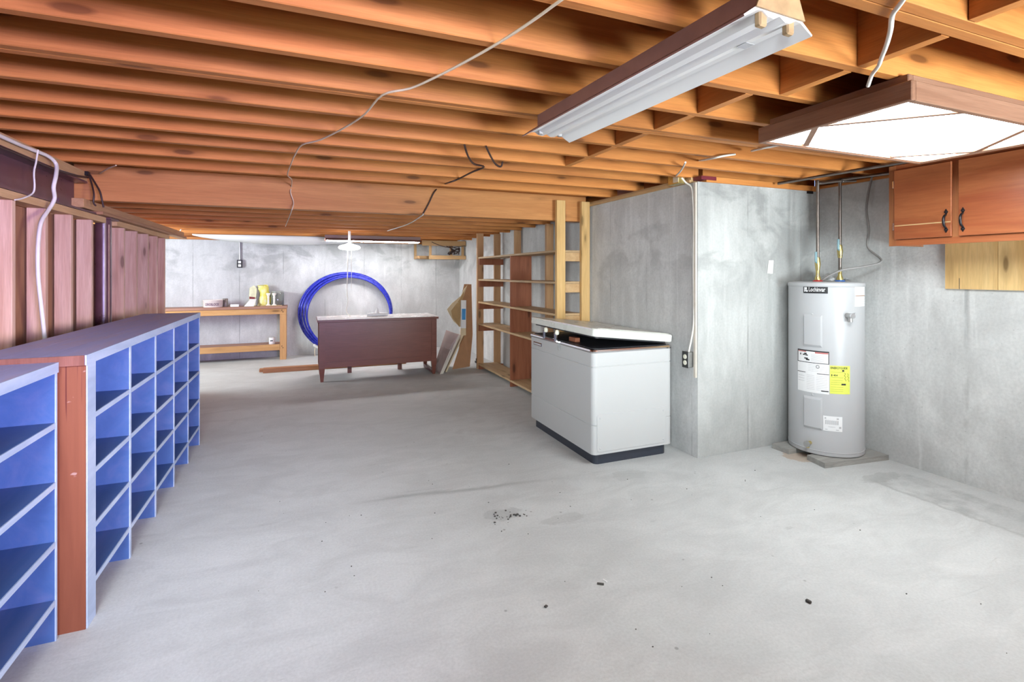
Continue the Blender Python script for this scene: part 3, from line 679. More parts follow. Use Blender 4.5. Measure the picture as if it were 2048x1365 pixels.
for x0, z0 in ((245, 0.565), (250, 0.560)):
    pts = [cp(x0 + 1.1 * sin(k * 2.1) - 0.15 * k, z0 + 0.007 * k, 0.0030) for k in range(9)]
    mb.tube(smooth(pts, 4), 0.0008, 4)
bld(mb, 'handwriting', M_INK, yl)
dl = bld(patch(212.8, 240.3, 0.216, 0.318, 0.0014), 'data_label', M_PAPER, wh)
mb = MB(); patch(215, 217, 0.298, 0.308, 0.003, 2, mb); patch(232, 235, 0.298, 0.308, 0.003, 2, mb)
for k in range(7): patch(216 + 2.8 * k, 217.6 + 2.8 * k, 0.262, 0.290, 0.003, 1, mb)
patch(215.5, 219, 0.225, 0.229, 0.003, 2, mb); patch(231, 235, 0.225, 0.229, 0.003, 2, mb); patch(235.5, 238.5, 0.238, 0.250, 0.003, 2, mb); patch(220, 230, 0.245, 0.247, 0.003, 3, mb)
bld(mb, 'fine_print', M_INKG, dl)
# relief valve, drain cock
q = radians(248); nrm = Vector((cos(q), sin(q), 0)); p = Vector(cp(248, 1.012))
vl = bld(MB().tube([p - nrm * 0.01, p + nrm * 0.05], 0.017, 12).tube([p + nrm * 0.03 + Vector((0, 0, 0.012)), p + nrm * 0.034 - Vector((0, 0, 0.042))], 0.014, 12), 'relief_valve', M_GALV, wh)
bld(MB().tube([p + nrm * 0.05, p + nrm * 0.062], 0.016, 12).tube([p + nrm * 0.046 + Vector((0.0, 0, 0.012)), p + nrm * 0.07 + Vector((0.01, 0, 0.02))], 0.005, 8), 'valve_lever', M_CHROME, vl).location = Vector((0, 0, 0))
q = radians(193.4); nrm = Vector((cos(q), sin(q), 0)); p = Vector(cp(193.4, 0.112))
dv = bld(MB().tube([p - nrm * 0.01, p + nrm * 0.045], 0.013, 12).tube([p + nrm * 0.028, p + nrm * 0.034 - Vector((0, 0, 0.03))], 0.010, 12), 'drain_cock', M_BRASS, wh)
bld(MB().tube([p + nrm * 0.045, p + nrm * 0.055], [0.021, 0.021], 14), 'drain_handle', M_GALV, dv).location = Vector((0, 0, 0))
# ports and the two pipes with lever valves
P1 = Vector((3.42, 2.545, 0)); P2 = Vector((3.555, 2.475, 0))
for P_, m in ((P1, M_RED), (P2, M_BLUEP)):
    bld(MB().lathe((P_.x, P_.y, 0), [(0.032, 1.232), (0.032, 1.248), (0.02, 1.252)], 20), 'port_ring', m, wh)
def supply(P_, zt, zv, label, side, horiz_end):
    r = thing('water_pipe', label, 'pipe', 'pipes above the water heater', loc=(P_.x, P_.y, 1.245))
    bld(MB().tube(smooth([P_ + Vector((0, 0, 1.30)), P_ + Vector((0, 0, zt - 0.03)), P_ + Vector((0.004, 0.0, zt)), P_ + Vector((0.03, -0.02, zt + 0.005)), horiz_end], 8), 0.0105, 12), 'riser', M_COPPER, r)
    bld(MB().tube([P_ + Vector((0, 0, 1.246)), P_ + Vector((0, 0, 1.262)), P_ + Vector((0, 0, 1.285)), P_ + Vector((0, 0, 1.32))], [0.020, 0.022, 0.013, 0.012], 12), 'coupling', M_BRASS, r)
    bld(MB().tube([P_ + Vector((0, 0, zv - 0.05)), P_ + Vector((0, 0, zv - 0.03)), P_ + Vector((0, 0, zv)), P_ + Vector((0, 0, zv + 0.03)), P_ + Vector((0, 0, zv + 0.045))], [0.013, 0.016, 0.019, 0.016, 0.013], 12), 'ball_valve', M_BRASS, r)
    c = P_ + Vector((side * 0.03, -0.01, zv + 0.01))
    bld(MB().tube([P_ + Vector((0, 0, zv)), c], 0.006, 8).box(c.x - 0.010, c.x + 0.006, c.y - 0.006, c.y + 0.006, c.z, c.z + 0.075, 0.003), 'valve_lever', M_GREYBLUE, r)
    return r
supply(P1, 1.945, 1.37, 'left copper pipe rising from the red port of the water heater', -1, Vector((3.47, 2.40, 1.948)))
supply(P2, 1.955, 1.46, 'right copper pipe rising from the blue port of the water heater', -1, Vector((3.62, 2.40, 1.958)))
# long pipes under the joists
for (a, b, r_, lab) in (((3.26, 2.74, 1.968), (3.42, 0.9, 1.968), 0.0105, 'copper pipe run under joists nearest the hanging light box'), ((3.50, 2.62, 1.968), (3.62, 2.14, 1.968), 0.0105, 'short copper pipe run under joists above the water heater')):
    pp = MB().tube([a, b], r_, 10); 
    o = pp.build('copper_pipe', M_COPPER); tag(o, lab, 'pipe', 'copper pipes under the joists')
# cable to heater, plastic bag on top
pts = [onx(1745, 352, 3.755), onx(1738, 380, 3.75), onx(1733, 420, 3.74), onx(1738, 460, 3.74), onx(1736, 495, 3.74), Vector((3.70, 2.28, 1.385)), Vector((3.62, 2.36, 1.345)), Vector((3.52, 2.43, 1.325)), Vector((3.47, 2.50, 1.28)), Vector((3.455, 2.54, 1.246))]
tag(MB().tube(smooth(pts, 6), 0.0075, 8).build('heater_cable', M_CABLEG), 'grey cable dropping down the wall to the top of the water heater', 'cable')
mb = MB(); gx, gy = 10, 6; vs = []
for j in range(gy + 1):
    for i in range(gx + 1):
        x = 3.50 + 0.20 * i / gx; y_ = 2.50 + 0.12 * j / gy
        ht = 0.055 * max(0, sin(pi * i / gx)) * (0.4 + 0.6 * sin(pi * j / gy)) + 0.010 * sin(5 * i + 3 * j)
        vs.append((x, y_, 1.247 + max(0, ht)))
mb.add(vs, [(j * (gx + 1) + i, j * (gx + 1) + i + 1, (j + 1) * (gx + 1) + i + 1, (j + 1) * (gx + 1) + i) for j in range(gy) for i in range(gx)], True)
bagm = NT('translucent_bag'); bagm.b.inputs['Transmission Weight'].default_value = 0.5; bagm = bagm.out((0.9, 0.92, 0.93), 0.3)
o = mb.build('plastic_bag', bagm); sol = o.modifiers.new('thick', 'SOLIDIFY'); sol.thickness = 0.001
tag(o, 'crumpled clear plastic bag lying on top of the water heater', 'bag')
# planks under the heater
def plank(poly, h, label):
    o = MB().prism([(x, y, 0.0) for x, y in poly], (0, 0, h)).build('plank', W_GREY); tag(o, label, 'plank', 'planks under the water heater'); return o
plank([(3.205, 2.335), (3.80 - 0.04, 2.27), (3.76, 2.43), (3.24, 2.49)], 0.035, 'long grey weathered plank under the front of the water heater')
plank([(3.215, 2.615), (3.755, 2.60), (3.755, 2.755), (3.215, 2.755)], 0.035, 'grey plank end under the back of the water heater')

# ------------------------------------------------------------------ wall cabinet and plywood board
XC = 3.45
cb = thing('wall_cabinet', 'reddish-brown stained wood wall cabinet with black iron pulls', 'cabinet', loc=(3.6, 1.3, 1.47))
pb(cb, 'side_panel', W_CABF, XC + 0.02, 3.768, 2.062, 2.08, 1.475, 1.975)
pb(cb, 'side_panel', W_CABF, XC + 0.02, 3.768, 0.72, 0.738, 1.475, 1.975)
pb(cb, 'bottom_panel', W_CAB, XC + 0.02, 3.768, 0.738, 2.062, 1.49, 1.508)
pb(cb, 'face_frame', W_CABF, XC, XC + 0.02, 2.040, 2.082, 1.472, 1.978)
pb(cb, 'face_frame', W_CABF, XC, XC + 0.02, 1.700, 1.742, 1.510, 1.945)
pb(cb, 'face_frame', W_CABF, XC, XC + 0.02, 0.72, 0.76, 1.472, 1.978)
pb(cb, 'face_frame', W_CAB, XC, XC + 0.02, 0.76, 2.040, 1.472, 1.510)
pb(cb, 'face_frame', W_CAB, XC, XC + 0.02, 0.76, 2.040, 1.945, 1.978)
pb(cb, 'back_panel', W_CAB, 3.752, 3.768, 0.74, 2.062, 1.508, 1.975)
def cabinet_door(y0, y1, hy, split):
    d = pb(cb, 'door', W_CAB, XC - 0.016, XC - 0.001, y0, y1, 1.512, 1.945, bev=0.002)
    dl_ = Vector(cb.location) + Vector(d.location)
    def sub(mb, name, mat):
        o = mb.build(name, mat, d); o.location = -dl_; return o
    mb = MB()
    for z in (1.655, 1.552): 
        mb.prism([(XC - 0.0165, hy, z + 0.018), (XC - 0.0165, hy - 0.010, z), (XC - 0.0165, hy, z - 0.018), (XC - 0.0165, hy + 0.010, z)], (-0.004, 0, 0))
        mb.lathe((XC - 0.021, hy, z), [(0.0, -0.003), (0.004, -0.001), (0.0045, 0.001)], 8, True, 'x')
    mb.tube(smooth([(XC - 0.018, hy, 1.642), (XC - 0.034, hy + 0.002, 1.628), (XC - 0.040, hy + 0.002, 1.603), (XC - 0.034, hy + 0.002, 1.577), (XC - 0.018, hy, 1.563)], 5), [0.0045 + 0.0025 * sin(pi * k / 20) for k in range(21)], 8)
    sub(mb, 'handle', M_IRON)
    if split: sub(MB().box(XC - 0.0175, XC - 0.0155, y0 + 0.002, y1 - 0.004, 1.5935, 1.6005), 'bare_wood_strip', W_PLATE)
    for z in ((1.858, 1.594) if y1 > 1.9 else ()):
        sub(MB().box(XC - 0.020, XC - 0.014, y1 + 0.000, y1 + 0.008, z - 0.022, z + 0.022, 0.001), 'hinge', M_CHROME)
    return d
cabinet_door(1.738, 2.043, 1.762, True)
cabinet_door(1.22, 1.704, 1.681, False); cabinet_door(0.755, 1.205, 1.18, False)
pl = thing('plywood_board', 'pale yellow plywood board on the wall below the cabinet', 'board', loc=(3.76, 1.4, 1.2))
pb(pl, 'plywood_panel', W_PLY, 3.752, 3.768, 1.668, 1.931, 1.202, 1.488); pb(pl, 'plywood_panel', W_PLY, 3.752, 3.768, 0.95, 1.666, 1.202, 1.488)
pb(pl, 'split', M_DEBRIS, 3.7513, 3.7525, 1.854, 1.857, 1.202, 1.27)

# ------------------------------------------------------------------ light box hanging at the right
BX0, BX1, BY0, BY1, BZ = 1.875, 3.03, 1.06, 1.68, 1.880
lb = thing('ceiling_light_box', 'walnut-framed ceiling light box with glowing white panel at right', 'ceiling light', loc=((BX0 + BX1) / 2, (BY0 + BY1) / 2, 1.98))
def frame_part(name, x0, x1, y0, y1, z0, z1, mat): return pb(lb, name, mat, x0, x1, y0, y1, z0, z1, bev=0.003)
W_BOXFX = wood('walnut_frame_x', (0.24, 0.12, 0.075), (0.33, 0.18, 0.115), 0, False, 0.4, 0.1, 1.0)
frame_part('frame_side', BX0, BX0 + 0.022, BY0, BY1, BZ, BZ + 0.068, W_BOXF); frame_part('frame_side', BX1 - 0.022, BX1, BY0, BY1, BZ, BZ + 0.068, W_BOXF)
frame_part('frame_side', BX0 + 0.022, BX1 - 0.022, BY0, BY0 + 0.022, BZ, BZ + 0.068, W_BOXFX); frame_part('frame_side', BX0 + 0.022, BX1 - 0.022, BY1 - 0.022, BY1, BZ, BZ + 0.068, W_BOXFX)
frame_part('mounting_rail', BX0 + 0.035, BX0 + 0.06, BY0 + 0.03, BY1 - 0.03, BZ + 0.068, 1.984, W_BOXF); frame_part('mounting_rail', BX1 - 0.06, BX1 - 0.035, BY0 + 0.03, BY1 - 0.03, BZ + 0.068, 1.984, W_BOXF)
frame_part('mounting_rail', BX0 + 0.06, BX1 - 0.06, BY0 + 0.03, BY0 + 0.055, BZ + 0.068, 1.984, W_BOXFX); frame_part('mounting_rail', BX0 + 0.06, BX1 - 0.06, BY1 - 0.055, BY1 - 0.03, BZ + 0.068, 1.984, W_BOXFX)
pb(lb, 'top_board', W_BOXFX, BX0 + 0.022, BX1 - 0.022, BY0 + 0.022, BY1 - 0.022, BZ + 0.052, BZ + 0.066)
pb(lb, 'lens', M_LENS, BX0 + 0.024, BX1 - 0.024, BY0 + 0.024, BY1 - 0.024, BZ + 0.016, BZ + 0.022)
for x0, x1, y0, y1 in ((BX0 + 0.022, BX1 - 0.022, BY0 + 0.022, BY0 + 0.030), (BX0 + 0.022, BX1 - 0.022, BY1 - 0.030, BY1 - 0.022), (BX0 + 0.022, BX0 + 0.030, BY0 + 0.03, BY1 - 0.03), (BX1 - 0.030, BX1 - 0.022, BY0 + 0.03, BY1 - 0.03)):
    pb(lb, 'lens_stop', W_BOXFX, x0, x1, y0, y1, BZ + 0.004, BZ + 0.015)
def corner_bar(a, b):
    a = Vector((a[0], a[1], BZ + 0.007)); b = Vector((b[0], b[1], BZ + 0.007)); d = (b - a).normalized(); s = Vector((-d.y, d.x, 0)) * 0.012
    bld(MB().prism([a + s, b + s, b - s, a - s], (0, 0, 0.007)), 'corner_bar', W_BOXFX, lb)
ym = 1.415
corner_bar((BX0 + 0.028, ym), (2.235, BY0 + 0.028)); corner_bar((BX0 + 0.028, ym + 0.01), (2.14, BY1 - 0.028))
corner_bar((BX1 - 0.028, ym), (2.70, BY0 + 0.028)); corner_bar((BX1 - 0.028, ym + 0.01), (2.75, BY1 - 0.028))

# ------------------------------------------------------------------ unlit fluorescent fixture (centre) built along local Y
A0 = Vector((1.045, 0.885, ZJ)); A1 = Vector((0.985, 1.985, ZJ))
ffx = thing('fluorescent_fixture', 'unlit fluorescent shop light with empty sockets and white ribbed reflector under the joists', 'ceiling light', loc=tuple((A0 + A1) / 2))
ffx.rotation_euler = (0, 0, math.atan2(A1.y - A0.y, A1.x - A0.x) - pi / 2)
L2 = (A1 - A0).length / 2
def extrude_y(prof, y0, y1, closed=True):
    mb = MB(); n = len(prof); mb.add([(x, y0, z) for x, z in prof] + [(x, y1, z) for x, z in prof], [[i, (i + 1) % n, n + (i + 1) % n, n + i] for i in range(n)] + [list(range(n))[::-1], list(range(n, 2 * n))]); return mb
extrude_y([(-0.055, -0.002), (0.055, -0.002), (0.055, -0.05), (-0.055, -0.05)], -L2, L2).build('housing', M_FIXB, ffx)
wv = [(-0.118, -0.098), (-0.096, -0.086), (-0.075, -0.074), (-0.058, -0.072), (-0.04, -0.082), (-0.020, -0.084), (0.0, -0.074), (0.02, -0.084), (0.04, -0.082), (0.058, -0.072), (0.075, -0.074), (0.096, -0.086), (0.118, -0.098)]
top = [(0.120, -0.094), (0.058, -0.052), (-0.058, -0.052), (-0.120, -0.094)]
n = len(wv) + len(top); prof = wv + top
mb = MB(); yv0, yv1 = -L2 - 0.01, L2 + 0.02
mb.add([(x, yv0, z) for x, z in prof] + [(x, yv1, z) for x, z in prof], [])
for i in range(n):
    mb.cur = 0 if i < len(wv) - 1 else 1
    mb.f.append([i, (i + 1) % n, n + (i + 1) % n, n + i]); mb.mi.append(mb.cur); mb.sm.append(False)
for rg in (list(range(n))[::-1], list(range(n, 2 * n))): mb.f.append(rg); mb.mi.append(0); mb.sm.append(False)
mb.build('reflector', [M_FIXW, M_FIXB], ffx)
ep = MB()
ep.prism([(-0.055, -L2 - 0.012, -0.0), (0.055, -L2 - 0.012, -0.0), (0.085, -L2 - 0.012, -0.07), (-0.085, -L2 - 0.012, -0.07)], (0, -0.004, 0))
ep.build('end_plate', M_FIXT, ffx)
for xx in (-0.048, 0.048):
    MB().box(xx - 0.013, xx + 0.013, -L2 - 0.006, -L2 + 0.012, -0.104, -0.065, 0.004).build('lamp_socket', M_FIXT, ffx)
    MB().box(xx - 0.010, xx + 0.010, L2 - 0.02, L2 - 0.006, -0.088, -0.065, 0.003).build('lamp_socket', M_GALV, ffx)
MB().box(0.02, 0.05, -L2 + 0.10, -L2 + 0.13, -0.0865, -0.0855).build('sticker', M_INKG, ffx)

# ------------------------------------------------------------------ lit fluorescent fixture over the desk, and pendant
ff2 = thing('lit_fluorescent_fixture', 'lit fluorescent strip light under joists above the desk', 'ceiling light', loc=(0.95, 7.70, 1.848))
ff2.rotation_euler = (0, 0, 0)
MB().box(-0.68, 0.68, -0.05, 0.05, -0.045, 0.0).build('housing', M_FIXB, ff2)
o = extrude_y([(-0.05, -0.045), (0.05, -0.045), (0.11, -0.075), (0.108, -0.079), (0.05, -0.050), (-0.05, -0.050), (-0.108, -0.079), (-0.11, -0.075)], -0.68, 0.68).build('reflector', M_FIXB, ff2); o.rotation_euler = (0, 0, pi / 2)
for yy in (-0.045, 0.045): MB().tube([(-0.66, yy, -0.072), (0.66, yy, -0.072)], 0.016, 12).build('lamp_tube', M_FARTUBE, ff2)
pn = thing('pendant_lamp', 'glowing white disc pendant lamp with pull chain above the desk', 'lamp', loc=(0.54, 6.90, 1.848))
PC = Vector((0.54, 6.90, 0))
bld(MB().tube([PC + Vector((0, 0, 1.848)), PC + Vector((0, 0, 1.69))], 0.016, 12), 'stem', M_WHITE, pn)
bld(MB().lathe((PC.x, PC.y, 0), [(0.0, 1.60), (0.07, 1.603), (0.125, 1.615), (0.14, 1.635), (0.125, 1.655), (0.06, 1.675), (0.018, 1.692)], 32), 'lamp_disc', emit('lit_disc', (1, 0.98, 0.95), 4.0), pn)
bld(MB().tube([PC + Vector((0.025, 0, 1.605)), PC + Vector((0.025, 0.0, 1.10))], 0.004, 6), 'pull_chain', M_CABLE, pn)
bld(MB().tube(smooth([PC + Vector((-0.02, 0, 1.605)), PC + Vector((-0.022, 0, 1.3)), PC + Vector((-0.03, -0.0, 1.05)), PC + Vector((-0.018, -0.02, 0.95)), PC + Vector((-0.04, -0.03, 0.82)), PC + Vector((-0.02, -0.06, 0.77)), PC + Vector((0.0, -0.10, 0.752))], 6), 0.006, 8), 'cord', M_CABLE, pn)

# white vapour sheet sagging below the far joists
n = 24; rows = 7; vs = []
for i in range(n + 1):
    t_ = i / n; x = -1.45 + 2.55 * t_
    sag = 0.105 * (sin(pi * min(1, t_ * 1.05)) ** 0.75 if 0 < t_ * 1.05 < 1 else 0) + 0.012
    for j in range(rows + 1):
        q = pi * j / rows
        vs.append((x, 8.32 - 0.24 * cos(q) * (0.35 + 0.65 * sin(pi * min(max(t_, 0.03), 0.97))), 1.845 - sag * sin(q) ** 0.8))
mb = MB(); mb.add(vs, [(i * (rows + 1) + j, (i + 1) * (rows + 1) + j, (i + 1) * (rows + 1) + j + 1, i * (rows + 1) + j + 1) for i in range(n) for j in range(rows)], True)
o = mb.build('vapour_sheet', M_SHEET); o.modifiers.new('thick', 'SOLIDIFY').thickness = 0.006
tag(o, 'sagging white sheet slung under the far joists along the back wall', 'sheet')

# ------------------------------------------------------------------ tall pine shelf unit on the right wall
su = thing('pine_shelf_unit', 'tall open pine shelf unit on posts against the right concrete wall', 'shelf', loc=(2.35, 5.4, 0))
YN, YF = 4.22, 6.56
for nm, x0, x1, y0, y1, m, zt in (('post', 2.18, 2.27, YN, YN + 0.04, W_POST, 1.985), ('post', 2.445, 2.535, YN, YN + 0.04, W_POST, 1.985), ('post', 2.175, 2.265, YF, YF + 0.04, W_POSTD, 1.845), ('post', 2.425, 2.515, YF, YF + 0.04, W_POSTD, 1.845), ('post', 2.455, 2.54, 5.0, 5.04, W_POSTD, 1.845), ('post', 2.455, 2.54, 5.9, 5.94, W_POSTD, 1.845)):
    pb(su, nm, m, x0, x1, y0, y1, 0.0, zt, bev=0.002)
LV = (0.075, 0.622, 0.918, 1.222, 1.520)
for z in LV:
    pb(su, 'shelf', W_SHELF, 2.185, 2.45, YN + 0.045, YF - 0.005, z - 0.022, z, bev=0.002)
    pb(su, 'ledger', W_PLATE, 2.272 if z > 0.5 else 2.20, 2.54, YN + 0.045, YN + 0.08, max(0.0, z - 0.105), z - 0.023)
    pb(su, 'ledger', W_DIV, 2.19, 2.54, YF - 0.04, YF - 0.005, max(0.0, z - 0.105), z - 0.023)
zz = [0.0] + list(LV)
for a, b in zip(LV[:-1], LV[1:]): pb(su, 'divider', W_DIV, 2.182, 2.445, 5.375, 5.397, a + 0.0005, b - 0.0225)
pb(su, 'divider', W_DIV, 2.182, 2.445, 5.375, 5.397, 0.0, 0.052)

# ------------------------------------------------------------------ desk
DY0, DY1 = 6.43, 7.02
dk = thing('desk', 'dark reddish-brown desk with a pale top, seen from its back', 'desk', loc=(0.87, 6.72, 0))
pb(dk, 'desk_top', W_DESK, 0.14, 1.60, DY0 - 0.03, DY1, 0.715, 0.742, bev=0.003); pb(dk, 'top_surface', M_DESKTOP, 0.145, 1.595, DY0 - 0.025, DY1 - 0.005, 0.7422, 0.745)
pb(dk, 'modesty_panel', W_DESK, 0.225, 1.515, DY0 + 0.008, DY0 + 0.022, 0.185, 0.715)
pb(dk, 'panel_rail', W_DESK, 0.225, 1.515, DY0 + 0.002, DY0 + 0.018, 0.17, 0.235); pb(dk, 'panel_rail', W_DESK, 0.225, 1.515, DY0 + 0.002, DY0 + 0.018, 0.675, 0.714)
for x0, x1, y0 in ((0.16, 0.225, DY0), (1.515, 1.58, DY0), (0.16, 0.225, DY1 - 0.085), (1.515, 1.58, DY1 - 0.085)):
    mb = MB(); rings = []
    for z, d in ((0.0, 0.016), (0.16, 0.0), (0.714, 0.0)): rings.append([(x0 + d, y0 + d, z), (x1 - d, y0 + d, z), (x1 - d, y0 + 0.06 - d, z), (x0 + d, y0 + 0.06 - d, z)])
    bld(loft(mb, rings), 'leg', W_DESK, dk)
pb(dk, 'drawer_pedestal', W_DESK, 0.232, 0.58, DY0 + 0.06, DY1 - 0.03, 0.19, 0.714); pb(dk, 'drawer_pedestal', W_DESK, 1.16, 1.508, DY0 + 0.06, DY1 - 0.03, 0.19, 0.714)
for x0 in (0.52, 1.17): pb(dk, 'inner_leg', W_DESK, x0, x0 + 0.05, DY1 - 0.10, DY1 - 0.05, 0.0, 0.19)
pb(dk, 'side_rail', W_DESK, 1.525, 1.565, DY0 + 0.06, DY1 - 0.085, 0.01, 0.05); pb(dk, 'side_rail', W_DESK, 0.175, 0.21, DY0 + 0.06, DY1 - 0.085, 0.19, 0.70)
pb(dk, 'side_rail', W_DESK, 1.53, 1.565, DY0 + 0.06, DY1 - 0.085, 0.19, 0.70)
# white plumbing fitting on the desk
pf = thing('pipe_fitting', 'white plastic pipe tee fitting lying on the desk top', 'fitting', loc=(0.87, 6.72, 0.745))
bld(MB().tube([(0.74, 6.70, 0.769), (0.80, 6.70, 0.769), (0.805, 6.70, 0.769), (0.93, 6.71, 0.769), (0.935, 6.71, 0.769), (1.0, 6.71, 0.769)], [0.022, 0.022, 0.024, 0.024, 0.022, 0.022], 14), 'run', M_WHITE, pf)
bld(MB().tube([(0.865, 6.70, 0.785), (0.865, 6.70, 0.81), (0.867, 6.70, 0.855)], [0.030, 0.022, 0.006], 12), 'branch', M_WHITE, pf)
# timber on the floor behind the desk
tb = thing('floor_timber', 'reddish timber beam lying on the floor behind the desk', 'timber', loc=(0.4, 7.35, 0))
pb(tb, 'timber', W_BEAM, -0.50, 1.35, 7.31, 7.40, 0.0, 0.062, bev=0.004); pb(tb, 'timber', W_BEAM, -0.55, 1.20, 7.405, 7.50, 0.0, 0.040, bev=0.004)

# ------------------------------------------------------------------ workbench on the back wall and what stands on it
wb = thing('workbench', 'low pine workbench with a lower shelf against the back wall', 'workbench', loc=(-1.1, 8.5, 0))
BXa, BXb, BYa, BYb = -2.0, -0.255, 8.37, 8.71
pb(wb, 'bench_top', W_BENCHT, BXa, BXb + 0.012, BYa - 0.015, BYb, 0.770, 0.806, bev=0.003)
pb(wb, 'apron', W_BENCH, BXa, BXb, BYa - 0.002, BYa + 0.036, 0.688, 0.769, bev=0.002)
pb(wb, 'apron', W_BENCH, BXa, BXb, BYb - 0.04, BYb - 0.002, 0.688, 0.769, bev=0.002)
pb(wb, 'shelf_rail', W_BENCH, BXa, BXb - 0.09, BYa, BYa + 0.036, 0.145, 0.232, bev=0.002)
pb(wb, 'lower_shelf', W_BENCHT, BXa, BXb - 0.09, BYa + 0.037, BYb - 0.01, 0.200, 0.232)
for x0 in (BXa, BXb - 0.088):
    for y0 in (BYa + 0.0365, BYb - 0.085): pb(wb, 'leg', W_BENCHZ, x0, x0 + 0.088, y0 if y0 < 8.5 else y0, y0 + 0.042, 0.0, 0.769, bev=0.002)
pb(wb, 'leg', W_BENCHZ, BXb - 0.088, BXb, BYa, BYa + 0.036, 0.0, 0.687, bev=0.002)
for x, z in ((-0.315, 0.745), (-0.300, 0.72), (-0.315, 0.205), (-0.300, 0.18)):
    bld(MB().lathe((x, BYa - 0.001 if z < 0.687 else BYa - 0.003, z), [(0.007, 0.003), (0.007, -0.002), (0.004, -0.003)], 8, True, 'y'), 'bolt', M_IRON, wb)
ZT = 0.806
# oval tub with printed word
def oval(cx, cy, rx, ry, z, n=28): return [(cx + rx * cos(2 * pi * k / n), cy + ry * sin(2 * pi * k / n), z) for k in range(n)]
tbx, tby = -1.235, 8.50
tub = thing('oval_tub', 'pale oval plastic tub with dark lettering on the workbench', 'tub', loc=(tbx, tby, ZT))
mb = MB(); R_ = [oval(tbx, tby, 0.118, 0.075, ZT), oval(tbx, tby, 0.125, 0.08, ZT + 0.008), oval(tbx, tby, 0.128, 0.083, ZT + 0.098), oval(tbx, tby, 0.132, 0.087, ZT + 0.10), oval(tbx, tby, 0.132, 0.087, ZT + 0.106), oval(tbx, tby, 0.122, 0.077, ZT + 0.106), oval(tbx, tby, 0.115, 0.07, ZT + 0.015)]
bld(loft(mb, R_, True), 'tub_body', M_TUB, tub)
def tubtext(x, y):
    ang = (x - 0.105) / 0.128
    return (tbx + 0.1285 * sin(ang * 0.98), tby - 0.0835 * cos(ang * 0.98) - 0.001, ZT + 0.025 + y)
bld(text_mb('CEROSLOCK', 0.052, lambda x, y: tubtext(x * 0.66, y)), 'lettering', plain('plum_ink', (0.10, 0.04, 0.09)), tub)
def cyl_thing(name, label, cat, x, y, z, prof, mat, group=None, n=24):
    o = MB().lathe((0, 0, 0), prof, n).build(name, mat); o.location = (x, y, z); return tag(o, label, cat, group)
cyl_thing('dark_can', 'small grey-brown can standing behind the oval tub', 'can', -1.085, 8.56, ZT, [(0.035, 0), (0.036, 0.004), (0.036, 0.118), (0.034, 0.12), (0.032, 0.117), (0.0, 0.116)], plain('dull_can', (0.24, 0.21, 0.19), 0.4, 0.3))
o = MB().box(-0.055, 0.055, -0.03, 0.03, 0, 0.034, 0.003).build('small_box', M_PAPER); o.location = (-0.955, 8.50, ZT); tag(o, 'small flat white box beside the oval tub on the bench', 'box')
# yellow bag, crumpled
mb = MB(); n = 18; rings = []
random.seed(3)
for k in range(9):
    t_ = k / 8; z = ZT + 0.30 * t_; sw = 0.085 * (1 - 0.25 * t_) * (0.97 + 0.12 * sin(2.4 * t_ * pi))
    cx = -0.575 + 0.02 * sin(4 * t_); rings.append([(cx + sw * cos(2 * pi * i / n) * (1 + 0.16 * sin(5 * i + 3 * k)), 8.625 + 0.06 * (1 - 0.3 * t_) * sin(2 * pi * i / n), z + 0.018 * sin(3 * i + k) * (t_ > 0)) for i in range(n)])
bagy = NT('yellow_bag'); nn_ = bagy.noise(bagy.coord(), 7.0, 4)
bagy = bagy.out(bagy.ramp(nn_, [(0.35, (0.74, 0.62, 0.06)), (0.5, (0.78, 0.72, 0.22)), (0.65, (0.74, 0.72, 0.52))]), 0.4)
o = loft(mb, rings, True).build('yellow_bag', bagy); tag(o, 'crumpled translucent yellow plastic bag standing on the workbench', 'bag')
pk = thing('snack_packet', 'small pouch with a red band leaning by the yellow bag', 'packet', loc=(-0.70, 8.66, ZT))
bld(MB().prism([(-0.785, 8.645, ZT), (-0.695, 8.645, ZT), (-0.675, 8.680, ZT + 0.26), (-0.715, 8.690, ZT + 0.31), (-0.775, 8.680, ZT + 0.27)], (0, -0.012, 0)), 'pouch', plain('pale_yellow_pouch', (0.76, 0.74, 0.50), 0.4, 0, 0.2, 12), pk)
bld(MB().prism([(-0.775, 8.640, ZT + 0.105), (-0.70, 8.640, ZT + 0.100), (-0.70, 8.644, ZT + 0.130), (-0.775, 8.644, ZT + 0.140)], (0, -0.004, 0)), 'red_band', plain('dark_red_print', (0.20, 0.02, 0.02)), pk)
o = MB().prism([(-0.83, 8.45, ZT), (-0.70, 8.45, ZT), (-0.675, 8.60, ZT + 0.10), (-0.76, 8.60, ZT + 0.10)], (0, -0.004, 0.003)).build('paper_sheet', M_PAPER); tag(o, 'white folded paper leaning beside the yellow bag', 'paper')
# tray, candlesticks, glass jar
o = MB().box(-0.15, 0.15, -0.05, 0.05, 0, 0.010, 0.003).build('wood_tray', W_SHELF); o.location = (-0.465, 8.47, ZT); tag(o, 'thin pale wood board under the candlesticks', 'tray')
cs = [(0.034, 0), (0.036, 0.006), (0.02, 0.016), (0.014, 0.03), (0.013, 0.10), (0.017, 0.125), (0.012, 0.135), (0.024, 0.155), (0.032, 0.175), (0.030, 0.185), (0.018, 0.186), (0.0, 0.18)]
M_CREAM = plain('glossy_cream', (0.80, 0.76, 0.68), 0.2)
cyl_thing('candlestick', 'left white candlestick on the workbench', 'candlestick', -0.505, 8.47, ZT + 0.010, cs, M_CREAM, 'white candlesticks')
cyl_thing('candlestick', 'right white candlestick on the workbench, nearest the bench corner', 'candlestick', -0.425, 8.47, ZT + 0.010, cs, M_CREAM, 'white candlesticks')
jr = thing('glass_jar', 'large clear glass jar behind the candlesticks', 'jar', loc=(-0.385, 8.605, ZT))
